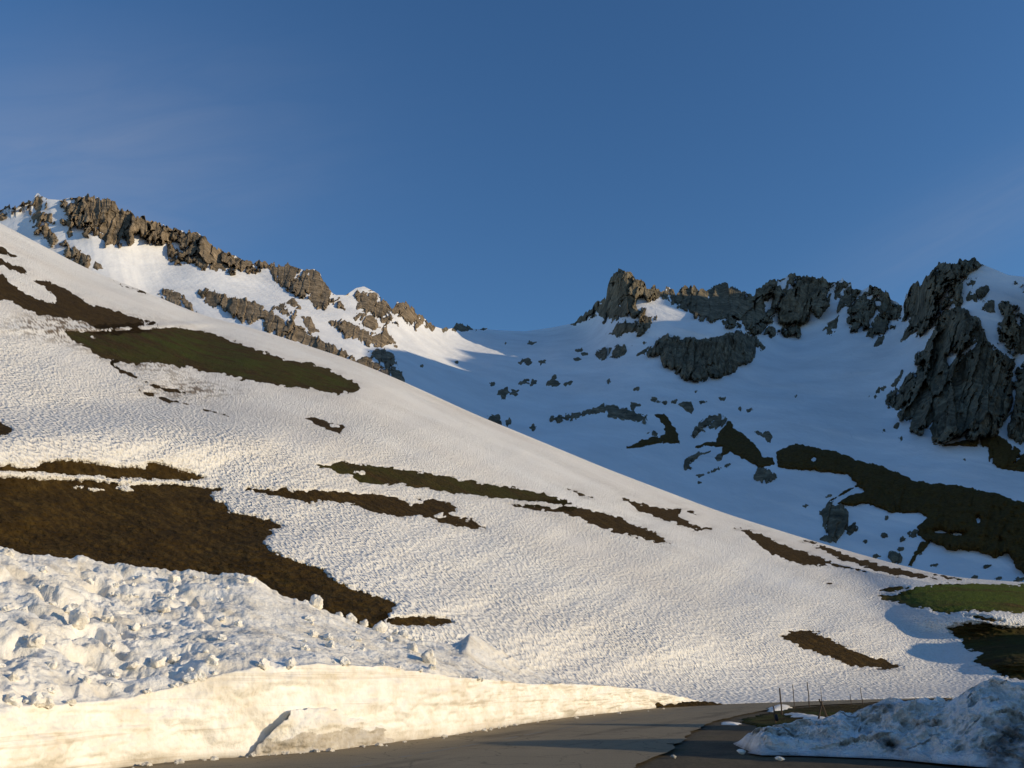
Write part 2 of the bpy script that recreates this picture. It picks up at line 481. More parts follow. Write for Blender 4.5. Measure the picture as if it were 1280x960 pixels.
# (name, label, kind, region, outline, holes, material, bulge m, relief m, snow specks 0..1)
ROCKS = [
    ('mountain', 'sunlit rocky crest and buttress at the far left end of the left ridge', 'S', 'A',
     [(-400, 140), (-400, 420), (-200, 330), (-60, 235), (0, 225), (35, 215), (35, 190), (70, 175), (155, 160), (150, 240), (145, 265), (190, 300), (240, 330), (295, 365), (345, 345), (330, 325), (270, 300), (240, 250), (245, 240), (270, 235), (255, 195), (230, 150), (225, 120), (190, 60), (100, 100)],
     [], 'W', 12, 12, .15),
    ('mountain', 'long sunlit brown cliff wall under the crest of the left ridge', 'S', 'A',
     [(300, 95), (300, 145), (320, 180), (350, 205), (310, 225), (330, 250), (400, 270), (440, 305), (460, 285), (490, 305), (530, 345), (600, 348), (615, 315), (650, 345), (668, 320), (660, 285), (690, 290), (735, 325), (790, 345), (830, 340), (830, 370), (850, 430), (905, 440), (890, 410), (940, 440), (980, 435), (1010, 465), (1060, 470), (1130, 480), (1185, 495), (1200, 470), (1280, 485), (1330, 475), (1375, 470), (1380, 460), (1380, 380), (1280, 360), (1060, 280), (780, 180), (500, 60)],
     [[(308, 115), (345, 108), (382, 112), (378, 138), (345, 138)], [(860, 328), (885, 345), (906, 370), (880, 358)], [(975, 285), (990, 278), (1012, 298), (995, 298)], [(1170, 402), (1195, 402), (1222, 424), (1190, 420)]], 'W', 16, 16, .12),
    ('mountain', 'sunlit rock shoulder with vertical gullies near the middle of the left ridge', 'S', 'B',
     [(60, 100), (60, 150), (90, 165), (100, 200), (150, 235), (175, 265), (205, 280), (260, 300), (300, 335), (340, 340), (365, 310), (395, 315), (440, 345), (410, 290), (385, 250), (330, 110), (250, 115), (100, 90)],
     [[(203, 180), (222, 180), (226, 205), (210, 215)], [(170, 125), (210, 130), (240, 146), (200, 146)], [(270, 140), (300, 140), (315, 160), (290, 157)]], 'W', 14, 13, .1),
    ('rock_outcrop', 'brown rock lump half hidden by the snow slope below the far left crest', 'T', 'A',
     [(295, 375), (330, 365), (385, 362), (415, 395), (445, 410), (445, 440), (425, 465), (380, 440), (330, 410)], [], 'W', 8, 7, .05),
    ('boulder', 'small rock alone on the sunlit snow under the big left cliff wall', 'T', 'A', [(322, 280), (340, 270), (360, 274), (362, 298), (348, 306)], [], 'W', 4, 2, 0),
    ('boulder', 'small rock beside blue snow shadows above the sunlit slope edge', 'T', 'A', [(478, 430), (500, 436), (516, 462), (490, 464), (466, 458)], [], 'W', 4, 2, 0),
    ('rock_outcrop', 'rounded brown outcrop just above the edge of the near sunlit slope', 'T', 'A',
     [(790, 590), (825, 570), (880, 575), (910, 590), (935, 630), (972, 676), (900, 652), (850, 625)], [], 'W', 8, 6, .05),
    ('cliff', 'long dark cliff band slanting down beside the near snow slope', 'T', 'I',
     tr('A', [(990, 575), (1040, 565), (1090, 575), (1140, 605), (1200, 610), (1240, 625), (1275, 638)]) +
     tr('B', [(30, 335), (75, 355), (85, 368), (150, 402), (200, 420), (240, 445), (262, 465), (310, 490), (325, 510), (390, 535), (440, 560), (480, 580), (500, 600), (530, 590), (570, 592), (610, 620), (650, 645), (690, 700), (640, 680), (560, 650), (420, 600), (300, 550), (150, 490), (40, 450), (35, 405), (0, 400), (-60, 415), (-100, 385)]) +
     tr('A', [(1160, 690), (1110, 665), (1050, 650), (1020, 625), (1005, 600)]), [], 'W', 12, 9, .06),
    ('rock_outcrop', 'thin rock strip with snow below it above the long dark cliff band', 'T', 'B', [(75, 335), (110, 323), (150, 333), (190, 358), (202, 392), (150, 375), (95, 350)], [], 'W', 5, 5, .05),
    ('rock_outcrop', 'small rock in the snow between the rock shoulder and the dark cliff band', 'T', 'B', [(148, 315), (180, 290), (205, 310), (222, 342), (185, 332)], [], 'W', 5, 4, .1),
    ('rock_outcrop', 'narrow slanting rock on snow right of the thin rock strip', 'T', 'B', [(223, 380), (260, 388), (290, 420), (308, 455), (280, 462), (245, 428)], [], 'W', 6, 5, .05),
    ('cliff', 'blocky dark rock at the lower right end of the long cliff band', 'T', 'B',
     [(568, 568), (605, 548), (650, 562), (692, 588), (708, 640), (740, 712), (690, 700), (655, 672), (650, 630), (620, 605), (585, 588)], [], 'W', 9, 7, .04),
    ('cliff', 'curved dark cliff step under a rounded snow cap below the snow topped peak', 'T', 'B',
     [(366, 412), (400, 400), (440, 408), (480, 423), (520, 445), (570, 465), (610, 470), (630, 455), (640, 428), (655, 450), (670, 495), (702, 532), (670, 525), (640, 532), (600, 532), (560, 516), (500, 490), (440, 478), (410, 450)], [], 'W', 10, 7, .03),
    ('rock_outcrop', 'rounded rock with a snow cap between the cliff step and the peak', 'T', 'B', [(483, 387), (510, 368), (550, 375), (580, 385), (605, 415), (617, 437), (590, 442), (550, 427), (510, 407)], [], 'W', 7, 5, .04),
    ('mountain', 'sunlit rock peak with a white snow cap near the right end of the left ridge', 'S', 'B',
     [(450, 268), (500, 262), (545, 258), (600, 262), (630, 270), (660, 290), (680, 350), (700, 390), (712, 425), (680, 402), (655, 390), (665, 412), (640, 415), (620, 400), (600, 370), (570, 365), (540, 355), (500, 345), (510, 310), (500, 285)],
     [], 'W', 12, 10, .1),
    ('mountain', 'dark rounded rock knob ending the left ridge above the saddle', 'S', 'B',
     [(672, 350), (690, 300), (745, 290), (800, 335), (850, 375), (900, 430), (880, 452), (850, 440), (815, 425), (808, 452), (780, 430), (750, 400), (720, 385), (690, 372)], [], 'W', 12, 9, .05),
    ('rock_outcrop', 'tiny dark rock on the saddle skyline next to the left ridge', 'T', 'B', [(932, 442), (950, 420), (962, 445), (955, 456), (940, 456)], [], 'R', 4, 2, 0),
    ('rock_outcrop', 'low jagged rock row standing on the saddle skyline', 'T', 'B', [(982, 445), (1000, 405), (1030, 410), (1060, 425), (1092, 445), (1050, 452), (1010, 452)], [], 'R', 6, 3, 0),
    ('rock_outcrop', 'flat tiny rock on the saddle skyline right of the jagged row', 'T', 'B', [(1123, 446), (1140, 430), (1162, 438), (1140, 450)], [], 'R', 3, 2, 0),
    ('mountain', 'dark rock tower with a blunt round top above the central snow bowl', 'S', 'C',
     [(410, 303), (450, 250), (500, 215), (550, 170), (560, 90), (610, 35), (670, 40), (730, 85), (760, 130), (800, 120), (815, 150), (830, 115), (870, 140), (872, 200), (860, 215), (840, 200), (800, 180), (760, 195), (720, 185), (695, 192), (685, 225), (735, 240), (710, 270), (670, 275), (660, 255), (630, 260), (600, 285), (545, 292), (520, 265), (490, 275), (440, 292)],
     [], 'R', 22, 18, .06),
    ('rock_outcrop', 'two lobed dark outcrop on snow below the rock tower', 'T', 'C', [(570, 348), (600, 320), (625, 293), (655, 288), (680, 300), (720, 288), (735, 273), (788, 274), (765, 300), (745, 345), (690, 347), (660, 332), (620, 353)], [], 'R', 9, 6, .05),
    ('rock_outcrop', 'ragged dark outcrop left of the fluted buttress in the shaded bowl', 'T', 'C', [(518, 430), (555, 410), (600, 400), (645, 403), (652, 425), (620, 442), (590, 440), (555, 459), (535, 452)], [], 'R', 7, 5, .15),
    ('cliff', 'big dark fluted cliff buttress topped with a snow cap in the central bowl', 'T', 'C',
     [(735, 437), (780, 385), (800, 365), (840, 353), (900, 372), (935, 370), (985, 378), (1040, 370), (1085, 355), (1120, 340), (1165, 335), (1190, 350), (1240, 372), (1278, 410), (1255, 417), (1218, 395), (1218, 430), (1215, 452), (1180, 477), (1150, 487), (1130, 517), (1080, 532), (1020, 537), (1000, 552), (975, 564), (955, 552), (920, 552), (885, 532), (870, 507), (820, 492), (805, 460), (800, 442), (760, 450)],
     [], 'R', 26, 19, .0),
    ('rock_outcrop', 'small sliver of rock at the upper left tip of the fluted buttress', 'T', 'C', [(698, 442), (720, 425), (748, 405), (735, 430)], [], 'R', 4, 3, 0),
    ('mountain', 'long dark jagged back ridge in shade right of the rock tower', 'S', 'I',
     tr('C', [(858, 217), (866, 150), (885, 115), (950, 105), (1000, 130), (1080, 95), (1190, 140)]) +
     tr('D', [(50, 170), (150, 110), (240, 90), (385, 105), (420, 145), (418, 250), (385, 300), (355, 308), (345, 285), (310, 322), (275, 342), (278, 387), (220, 397), (200, 377), (170, 397), (90, 377), (60, 387), (20, 345), (-40, 350)]) +
     tr('C', [(1165, 312), (1100, 297), (1050, 287), (990, 287), (960, 277), (930, 247), (900, 227)]),
     [tr('D', [(190, 148), (235, 130), (232, 165), (205, 190)]), tr('D', [(128, 250), (150, 222), (168, 222), (150, 262), (135, 280)]), tr('D', [(120, 333), (200, 345), (262, 332), (255, 345), (190, 354)])], 'R', 22, 20, .12),
    ('mountain', 'broken rock spire with sunlit brown top between back ridge and right peak', 'S', 'D',
     [(436, 120), (520, 140), (545, 185), (560, 160), (600, 135), (690, 200), (745, 262), (745, 322), (700, 352), (660, 372), (625, 405), (570, 397), (600, 350), (560, 367), (510, 372), (490, 342), (500, 265), (470, 260), (450, 282), (460, 240), (435, 215)],
     [[(585, 215), (600, 215), (642, 250), (628, 258)], [(560, 185), (585, 178), (590, 192)], [(488, 207), (515, 200), (515, 213)], [(612, 300), (630, 262), (632, 285), (600, 345), (585, 360)]], 'R', 18, 16, .15),
    ('rock_outcrop', 'slanting rock sliver in the snow gully below the back ridge', 'T', 'D', [(383, 367), (410, 332), (452, 300), (445, 342), (425, 387), (405, 382), (412, 350)], [], 'R', 6, 4, .1),
    ('rock_outcrop', 'tiny pointed rock below the broken spire at the head of the bowl', 'T', 'D', [(618, 432), (630, 405), (657, 393), (645, 427)], [], 'R', 4, 3, 0),
    ('mountain', 'dark jagged upper face and crest of the tall right peak', 'S', 'D',
     [(742, 300), (750, 190), (800, 130), (845, 100), (900, 30), (985, 45), (1060, 25), (1095, 75), (1040, 110), (1008, 150), (1002, 215), (1000, 250), (930, 262), (880, 300), (865, 350), (820, 402), (788, 410), (800, 370), (733, 417), (765, 350), (765, 300), (735, 327)],
     [[(940, 148), (952, 160), (937, 215), (907, 252), (883, 252), (920, 200)]], 'R', 26, 24, .08),
    ('mountain', 'huge dark rock face in shade filling the lower right peak', 'S', 'D',
     [(930, 275), (985, 262), (1040, 285), (1080, 330), (1105, 390), (1125, 430), (1180, 460), (1235, 510), (1240, 600), (1240, 680), (1215, 740), (1180, 790), (1160, 830), (1060, 852), (990, 838), (930, 872), (880, 862), (870, 822), (840, 802), (820, 827), (780, 812), (770, 782), (713, 745), (760, 690), (715, 717), (673, 702), (675, 660), (720, 620), (770, 570), (840, 515), (800, 512), (800, 480), (840, 440), (870, 380), (900, 320)],
     [[(935, 512), (933, 475), (975, 470), (1078, 413), (1078, 425), (1000, 492)], [(1215, 470), (1232, 480), (1230, 500)]], 'R', 26, 22, .05),
    ('mountain', 'dark rock rib at the right frame edge below the snowy right summit', 'S', 'D',
     [(1165, 250), (1200, 218), (1260, 260), (1300, 300), (1480, 330), (1480, 520), (1290, 470), (1240, 485), (1210, 462), (1165, 430), (1163, 360), (1180, 300)], [], 'R', 16, 14, .25),
    ('mountain', 'steep dark rock at the right frame edge under the snowy rib', 'S', 'D',
     [(1235, 545), (1290, 505), (1480, 540), (1480, 900), (1290, 885), (1210, 835), (1207, 800), (1232, 735)], [], 'R', 16, 14, .06),
    ('rock_outcrop', 'dark slanting rock patch in snow under the right summit', 'T', 'D', [(1028, 222), (1055, 185), (1080, 168), (1132, 185), (1100, 207), (1060, 242)], [], 'R', 6, 5, .1),
    ('rock_outcrop', 'dark square rock patch in the snow chute of the right peak', 'T', 'D', [(1083, 272), (1110, 233), (1147, 235), (1152, 287), (1110, 287)], [], 'R', 6, 5, .1),
    ('rock_outcrop', 'small rock just below the snowy right summit', 'T', 'D', [(1035, 130), (1077, 122), (1060, 160), (1018, 172)], [], 'R', 5, 4, .1),
    ('rock_outcrop', 'rock at the right frame edge on the sunlit right summit snow', 'T', 'D', [(1238, 152), (1300, 145), (1400, 170), (1400, 220), (1290, 205), (1250, 182)], [], 'R', 6, 5, .2),
    ('rock_outcrop', 'long thin rock strip rising to a point in the middle of the shaded bowl', 'T', 'C',
     [(312, 724), (350, 715), (420, 706), (480, 683), (540, 663), (590, 663), (640, 680), (700, 705), (737, 710), (740, 737), (700, 740), (650, 727), (605, 717), (572, 707), (562, 690), (540, 687), (480, 707), (430, 714), (380, 727), (330, 732)], [], 'R', 5, 4, .02),
    ('rock_outcrop', 'boomerang shaped dark strip in the middle of the shaded bowl', 'T', 'C',
     [(770, 705), (820, 698), (835, 725), (860, 755), (887, 795), (884, 832), (850, 835), (800, 830), (740, 842), (690, 852), (632, 860), (680, 838), (720, 816), (760, 810), (800, 803), (823, 790), (818, 755), (803, 725)], [], 'T', 4, 3, .0),
    ('rock_outcrop', 'grey rounded rock left of the dark turf hump in the bowl', 'T', 'C', [(943, 798), (975, 750), (1000, 723), (1060, 708), (1097, 735), (1060, 757), (1020, 767), (985, 787), (955, 804)], [], 'R', 7, 5, .03),
    ('grass_patch', 'dark turf hump with stepped left edge beside a grey rounded rock in shade', 'G', 'C',
     [(1055, 800), (1080, 765), (1100, 732), (1118, 735), (1125, 765), (1170, 790), (1215, 830), (1240, 860), (1252, 893), (1300, 897), (1310, 925), (1240, 942), (1200, 917), (1150, 890), (1110, 872), (1075, 892), (1048, 912), (1075, 870), (1075, 852), (1010, 845), (958, 852), (985, 830), (1050, 828)], [], 'T', 6, 3, .02),
    ('rock_outcrop', 'hook shaped small rock low in the bowl left of the dark turf hump', 'T', 'C', [(903, 915), (930, 895), (970, 878), (1025, 868), (980, 887), (937, 910), (937, 947), (908, 947)], [], 'R', 4, 3, 0),
    ('rock_outcrop', 'small comma shaped rock above the grey rounded rock', 'T', 'C', [(876, 660), (905, 648), (935, 653), (952, 680), (942, 702), (910, 677)], [], 'R', 5, 3, 0),
    ('grass_patch', 'dark turf apron at the foot of the right peak', 'G', 'E',
     [(930, 157), (1000, 162), (1080, 142), (1190, 128), (1230, 160), (1290, 195), (1360, 230), (1360, 290), (1290, 262), (1200, 252), (1150, 222), (1150, 172), (1080, 167), (980, 167)], [], 'T', 6, 4, .03),
    ('grass_patch', 'broad dark turf band curving across the foot of the shaded bowl', 'G', 'E',
     [(378, 190), (410, 170), (450, 158), (510, 170), (600, 190), (680, 220), (760, 240), (820, 265), (890, 295), (960, 305), (1050, 310), (1100, 325), (1170, 335), (1240, 365), (1310, 372), (1450, 400), (1450, 690), (1300, 640), (1260, 620), (1220, 555), (1180, 577), (1120, 552), (1060, 547), (1000, 547), (980, 527), (930, 517), (895, 492), (893, 460), (930, 430), (900, 410), (860, 412), (800, 412), (760, 392), (700, 377), (650, 387), (600, 377), (640, 350), (700, 330), (670, 303), (640, 273), (580, 265), (500, 255), (430, 255), (385, 242)],
     [[(503, 217), (515, 208), (524, 215), (515, 227)], [(1102, 430), (1115, 426), (1123, 440), (1112, 448)], [(955, 480), (975, 473), (995, 482), (975, 488)], [(1015, 487), (1040, 482), (1058, 492), (1035, 497)]], 'T', 9, 5, .02),
    ('grass_patch', 'thin dark diagonal turf strip just left of the broad turf band', 'G', 'E', [(568, 372), (620, 333), (682, 308), (652, 327), (600, 357)], [], 'T', 3, 2, 0),
    ('grass_patch', 'thin dark turf tongue hanging below the broad turf band', 'G', 'E', [(858, 603), (880, 558), (905, 518), (952, 508), (922, 542), (887, 572), (872, 603)], [], 'T', 3, 2, 0),
    ('boulder', 'large grey boulder under the broad dark turf band near the sunlit slope edge', 'T', 'E', [(543, 400), (575, 375), (620, 383), (647, 420), (637, 470), (600, 502), (570, 492), (550, 440)], [], 'R', 7, 4, 0),
    ('rock_outcrop', 'small rock at the foot of the large grey boulder', 'T', 'E', [(540, 507), (560, 492), (590, 490), (602, 502), (597, 520)], [], 'R', 3, 2, 0),
    ('rock_outcrop', 'small forked rock just right of the large grey boulder', 'T', 'E', [(633, 487), (645, 455), (667, 443), (672, 470), (650, 494)], [], 'R', 4, 2, .1),
    ('boulder', 'grey green boulder at the left tip of the broad dark turf band', 'T', 'E', [(300, 282), (315, 250), (350, 248), (378, 275), (347, 299)], [], 'R', 5, 3, 0),
    ('boulder', 'reddish brown boulder in snow near the valley floor below the turf tongue', 'T', 'E', [(780, 572), (790, 553), (815, 553), (838, 572), (830, 590), (800, 588)], [], 'R', 4, 2, 0),
    ('rock_outcrop', 'small forked rock on snow above the left end of the turf band', 'T', 'E', [(303, 115), (330, 123), (345, 108), (367, 135), (357, 152), (335, 138)], [], 'R', 4, 2, 0),
    ('rock_outcrop', 'thin broken rock line on snow below the dark turf hump', 'T', 'E', [(132, 266), (170, 244), (213, 233), (180, 250)], [], 'R', 3, 2, 0),
    ('rock_outcrop', 'thin dark streak of rock beside the huge right rock face', 'T', 'D', [(688, 612), (737, 548), (727, 592), (702, 622)], [], 'R', 4, 3, 0),
    ('rock_outcrop', 'dark rock at the bottom left of the saddle beside the near slope edge', 'T', 'C', [(22, 712), (50, 708), (85, 712), (102, 755), (60, 745)], [], 'R', 5, 3, .05),
]
# small rocks in the snow bowl: region, x, y, half width, half height
SMALL = [('C', 190, 470, 14, 12), ('C', 210, 471, 20, 13), ('C', 277, 470, 20, 12), ('C', 437, 418, 22, 7), ('C', 466, 436, 10, 5), ('C', 430, 458, 18, 6),
         ('C', 230, 387, 16, 6), ('C', 105, 392, 8, 5), ('C', 316, 566, 36, 20), ('C', 195, 558, 24, 14), ('C', 240, 562, 18, 16), ('C', 390, 565, 20, 12),
         ('C', 105, 608, 24, 26), ('C', 150, 606, 22, 16), ('C', 62, 571, 14, 8), ('C', 330, 541, 15, 8), ('C', 128, 738, 14, 16), ('C', 238, 760, 10, 12),
         ('C', 572, 558, 10, 6), ('C', 692, 590, 10, 6), ('C', 685, 665, 26, 16), ('C', 772, 636, 13, 10), ('C', 815, 650, 20, 8), ('C', 870, 646, 14, 8),
         ('C', 990, 650, 14, 5), ('C', 745, 787, 10, 8), ('C', 772, 789, 12, 9), ('C', 730, 384, 9, 6), ('C', 675, 399, 7, 5), ('C', 1078, 632, 9, 5), ('C', 962, 602, 7, 5),
         ('C', 1162, 678, 10, 5), ('C', 1198, 686, 9, 6), ('B', 830, 628, 12, 7), ('B', 1000, 610, 8, 6), ('B', 970, 657, 8, 5), ('B', 1240, 520, 8, 6), ('B', 1190, 720, 18, 10),
         ('E', 485, 385, 11, 8), ('E', 772, 496, 14, 11), ('E', 838, 507, 14, 8), ('E', 1096, 644, 22, 9), ('E', 1184, 648, 11, 8), ('E', 1262, 652, 22, 10), ('E', 830, 541, 10, 6),
         ('E', 874, 490, 16, 10), ('E', 1140, 605, 18, 8), ('E', 945, 455, 9, 7), ('E', 106, 273, 18, 6), ('E', 172, 212, 15, 12), ('E', 100, 300, 9, 4), ('E', 837, 145, 10, 12), ('E', 770, 115, 6, 10),
         ('D', 628, 635, 10, 14), ('D', 598, 657, 8, 6), ('D', 655, 625, 9, 12), ('D', 620, 660, 7, 6), ('D', 737, 850, 12, 16), ('D', 712, 790, 8, 10), ('D', 660, 815, 8, 8), ('D', 60, 720, 12, 6), ('D', 262, 657, 8, 4),
         ('E', 565, 350, 10, 6), ('E', 880, 480, 22, 8), ('E', 780, 430, 6, 8), ('E', 1060, 215, 8, 6), ('E', 905, 560, 9, 5), ('E', 700, 512, 8, 5), ('E', 745, 568, 10, 6), ('E', 955, 600, 9, 5)]

# ------------------------------------------------------------------ hill: near sunlit slope
RIDGE = [(-420, 60), (-220, 165), (0, 279), (110, 337), (135, 347), (195, 370), (250, 394), (320, 411), (445, 452), (504, 477), (600, 521), (640, 537), (763, 588),
         (840, 617), (900, 640), (1012, 675), (1100, 700), (1184, 721), (1280, 728), (1420, 735)]
KH = 5.45e-5


def hill_w(px, py):
    S = sinterp(RIDGE, px, 110)
    wr = sinterp([(-400, 1 / 300.), (0, 1 / 330.), (500, 1 / 350.), (900, 1 / 345.), (1190, 1 / 270.), (1400, 1 / 200.)], px, 260)
    w1 = wr + KH * (py - S)
    # slope break on the left: a flatter terrace above the line, a steeper lit face below
    L = sinterp([(-300, 560), (0, 552), (140, 541), (240, 539), (320, 551), (480, 568), (700, 600)], px, 140)
    q = py - L
    a = 1 - sstep(260, 520, px)
    tri = np.where(q < 0, np.clip(1 + q / 46.0, 0, 1), np.clip(1 - q / 75.0, 0, 1))
    tri = tri * tri * (3 - 2 * tri)
    w1 = w1 + 0.0020 * a * tri
    C = sinterp([(-400, 1060), (0, 960), (400, 912), (640, 890), (870, 881), (1190, 869), (1400, 862)], px, 160)
    tf = np.clip((C - py) / 26.0, 0, 8)
    w1 = w1 - 0.0012 * sstep(450, 650, px) * tf * np.exp(1 - tf)
    # mule track cut across the upper left
    Lt = interp([(-300, 420), (0, 413), (80, 414), (195, 409), (260, 406), (330, 408)], px)
    qt = py - Lt
    at_ = 1 - sstep(230, 330, px)
    w1 = w1 + 0.00010 * at_ * np.clip(1 - np.abs(qt + 1.5) / 5.0, 0, 1)
    # swale and bench on the right, facing the viewer
    L2 = sinterp([(800, 620), (920, 668), (1080, 714), (1190, 733), (1280, 736), (1500, 745)], px, 120)
    w2 = 0.0044 + 2.6e-5 * (py - 700) - 6e-5 * np.maximum(0, L2 - py) + .5e-5 * (sinterp([(-700, 900), (900, 900), (1140, 1140), (2300, 1140)], px, 90) - 1030)
    w2 = w2 + 0.0010 * np.exp(-(((px - 1240) / 120) ** 2 + ((py - 765) / 26) ** 2))      # green knoll
    w2 = w2 + 0.0012 * np.exp(-(((px - 1300) / 90) ** 2 + ((py - 830) / 30) ** 2))
    r = 0.0005
    h = np.clip(0.5 + 0.5 * (w1 - w2) / r, 0, 1)
    w = w2 * (1 - h) + w1 * h + r * h * (1 - h)
    D = 1 / np.maximum(w, 1 / 700.)
    und = fbm(px / 170.0, py / 60.0 + px / 260., 2.2, 3)
    w = w * (1 + 0.018 * und * sstep(0, 30, py - S) * (1 - sstep(835, 865, py)))
    return w


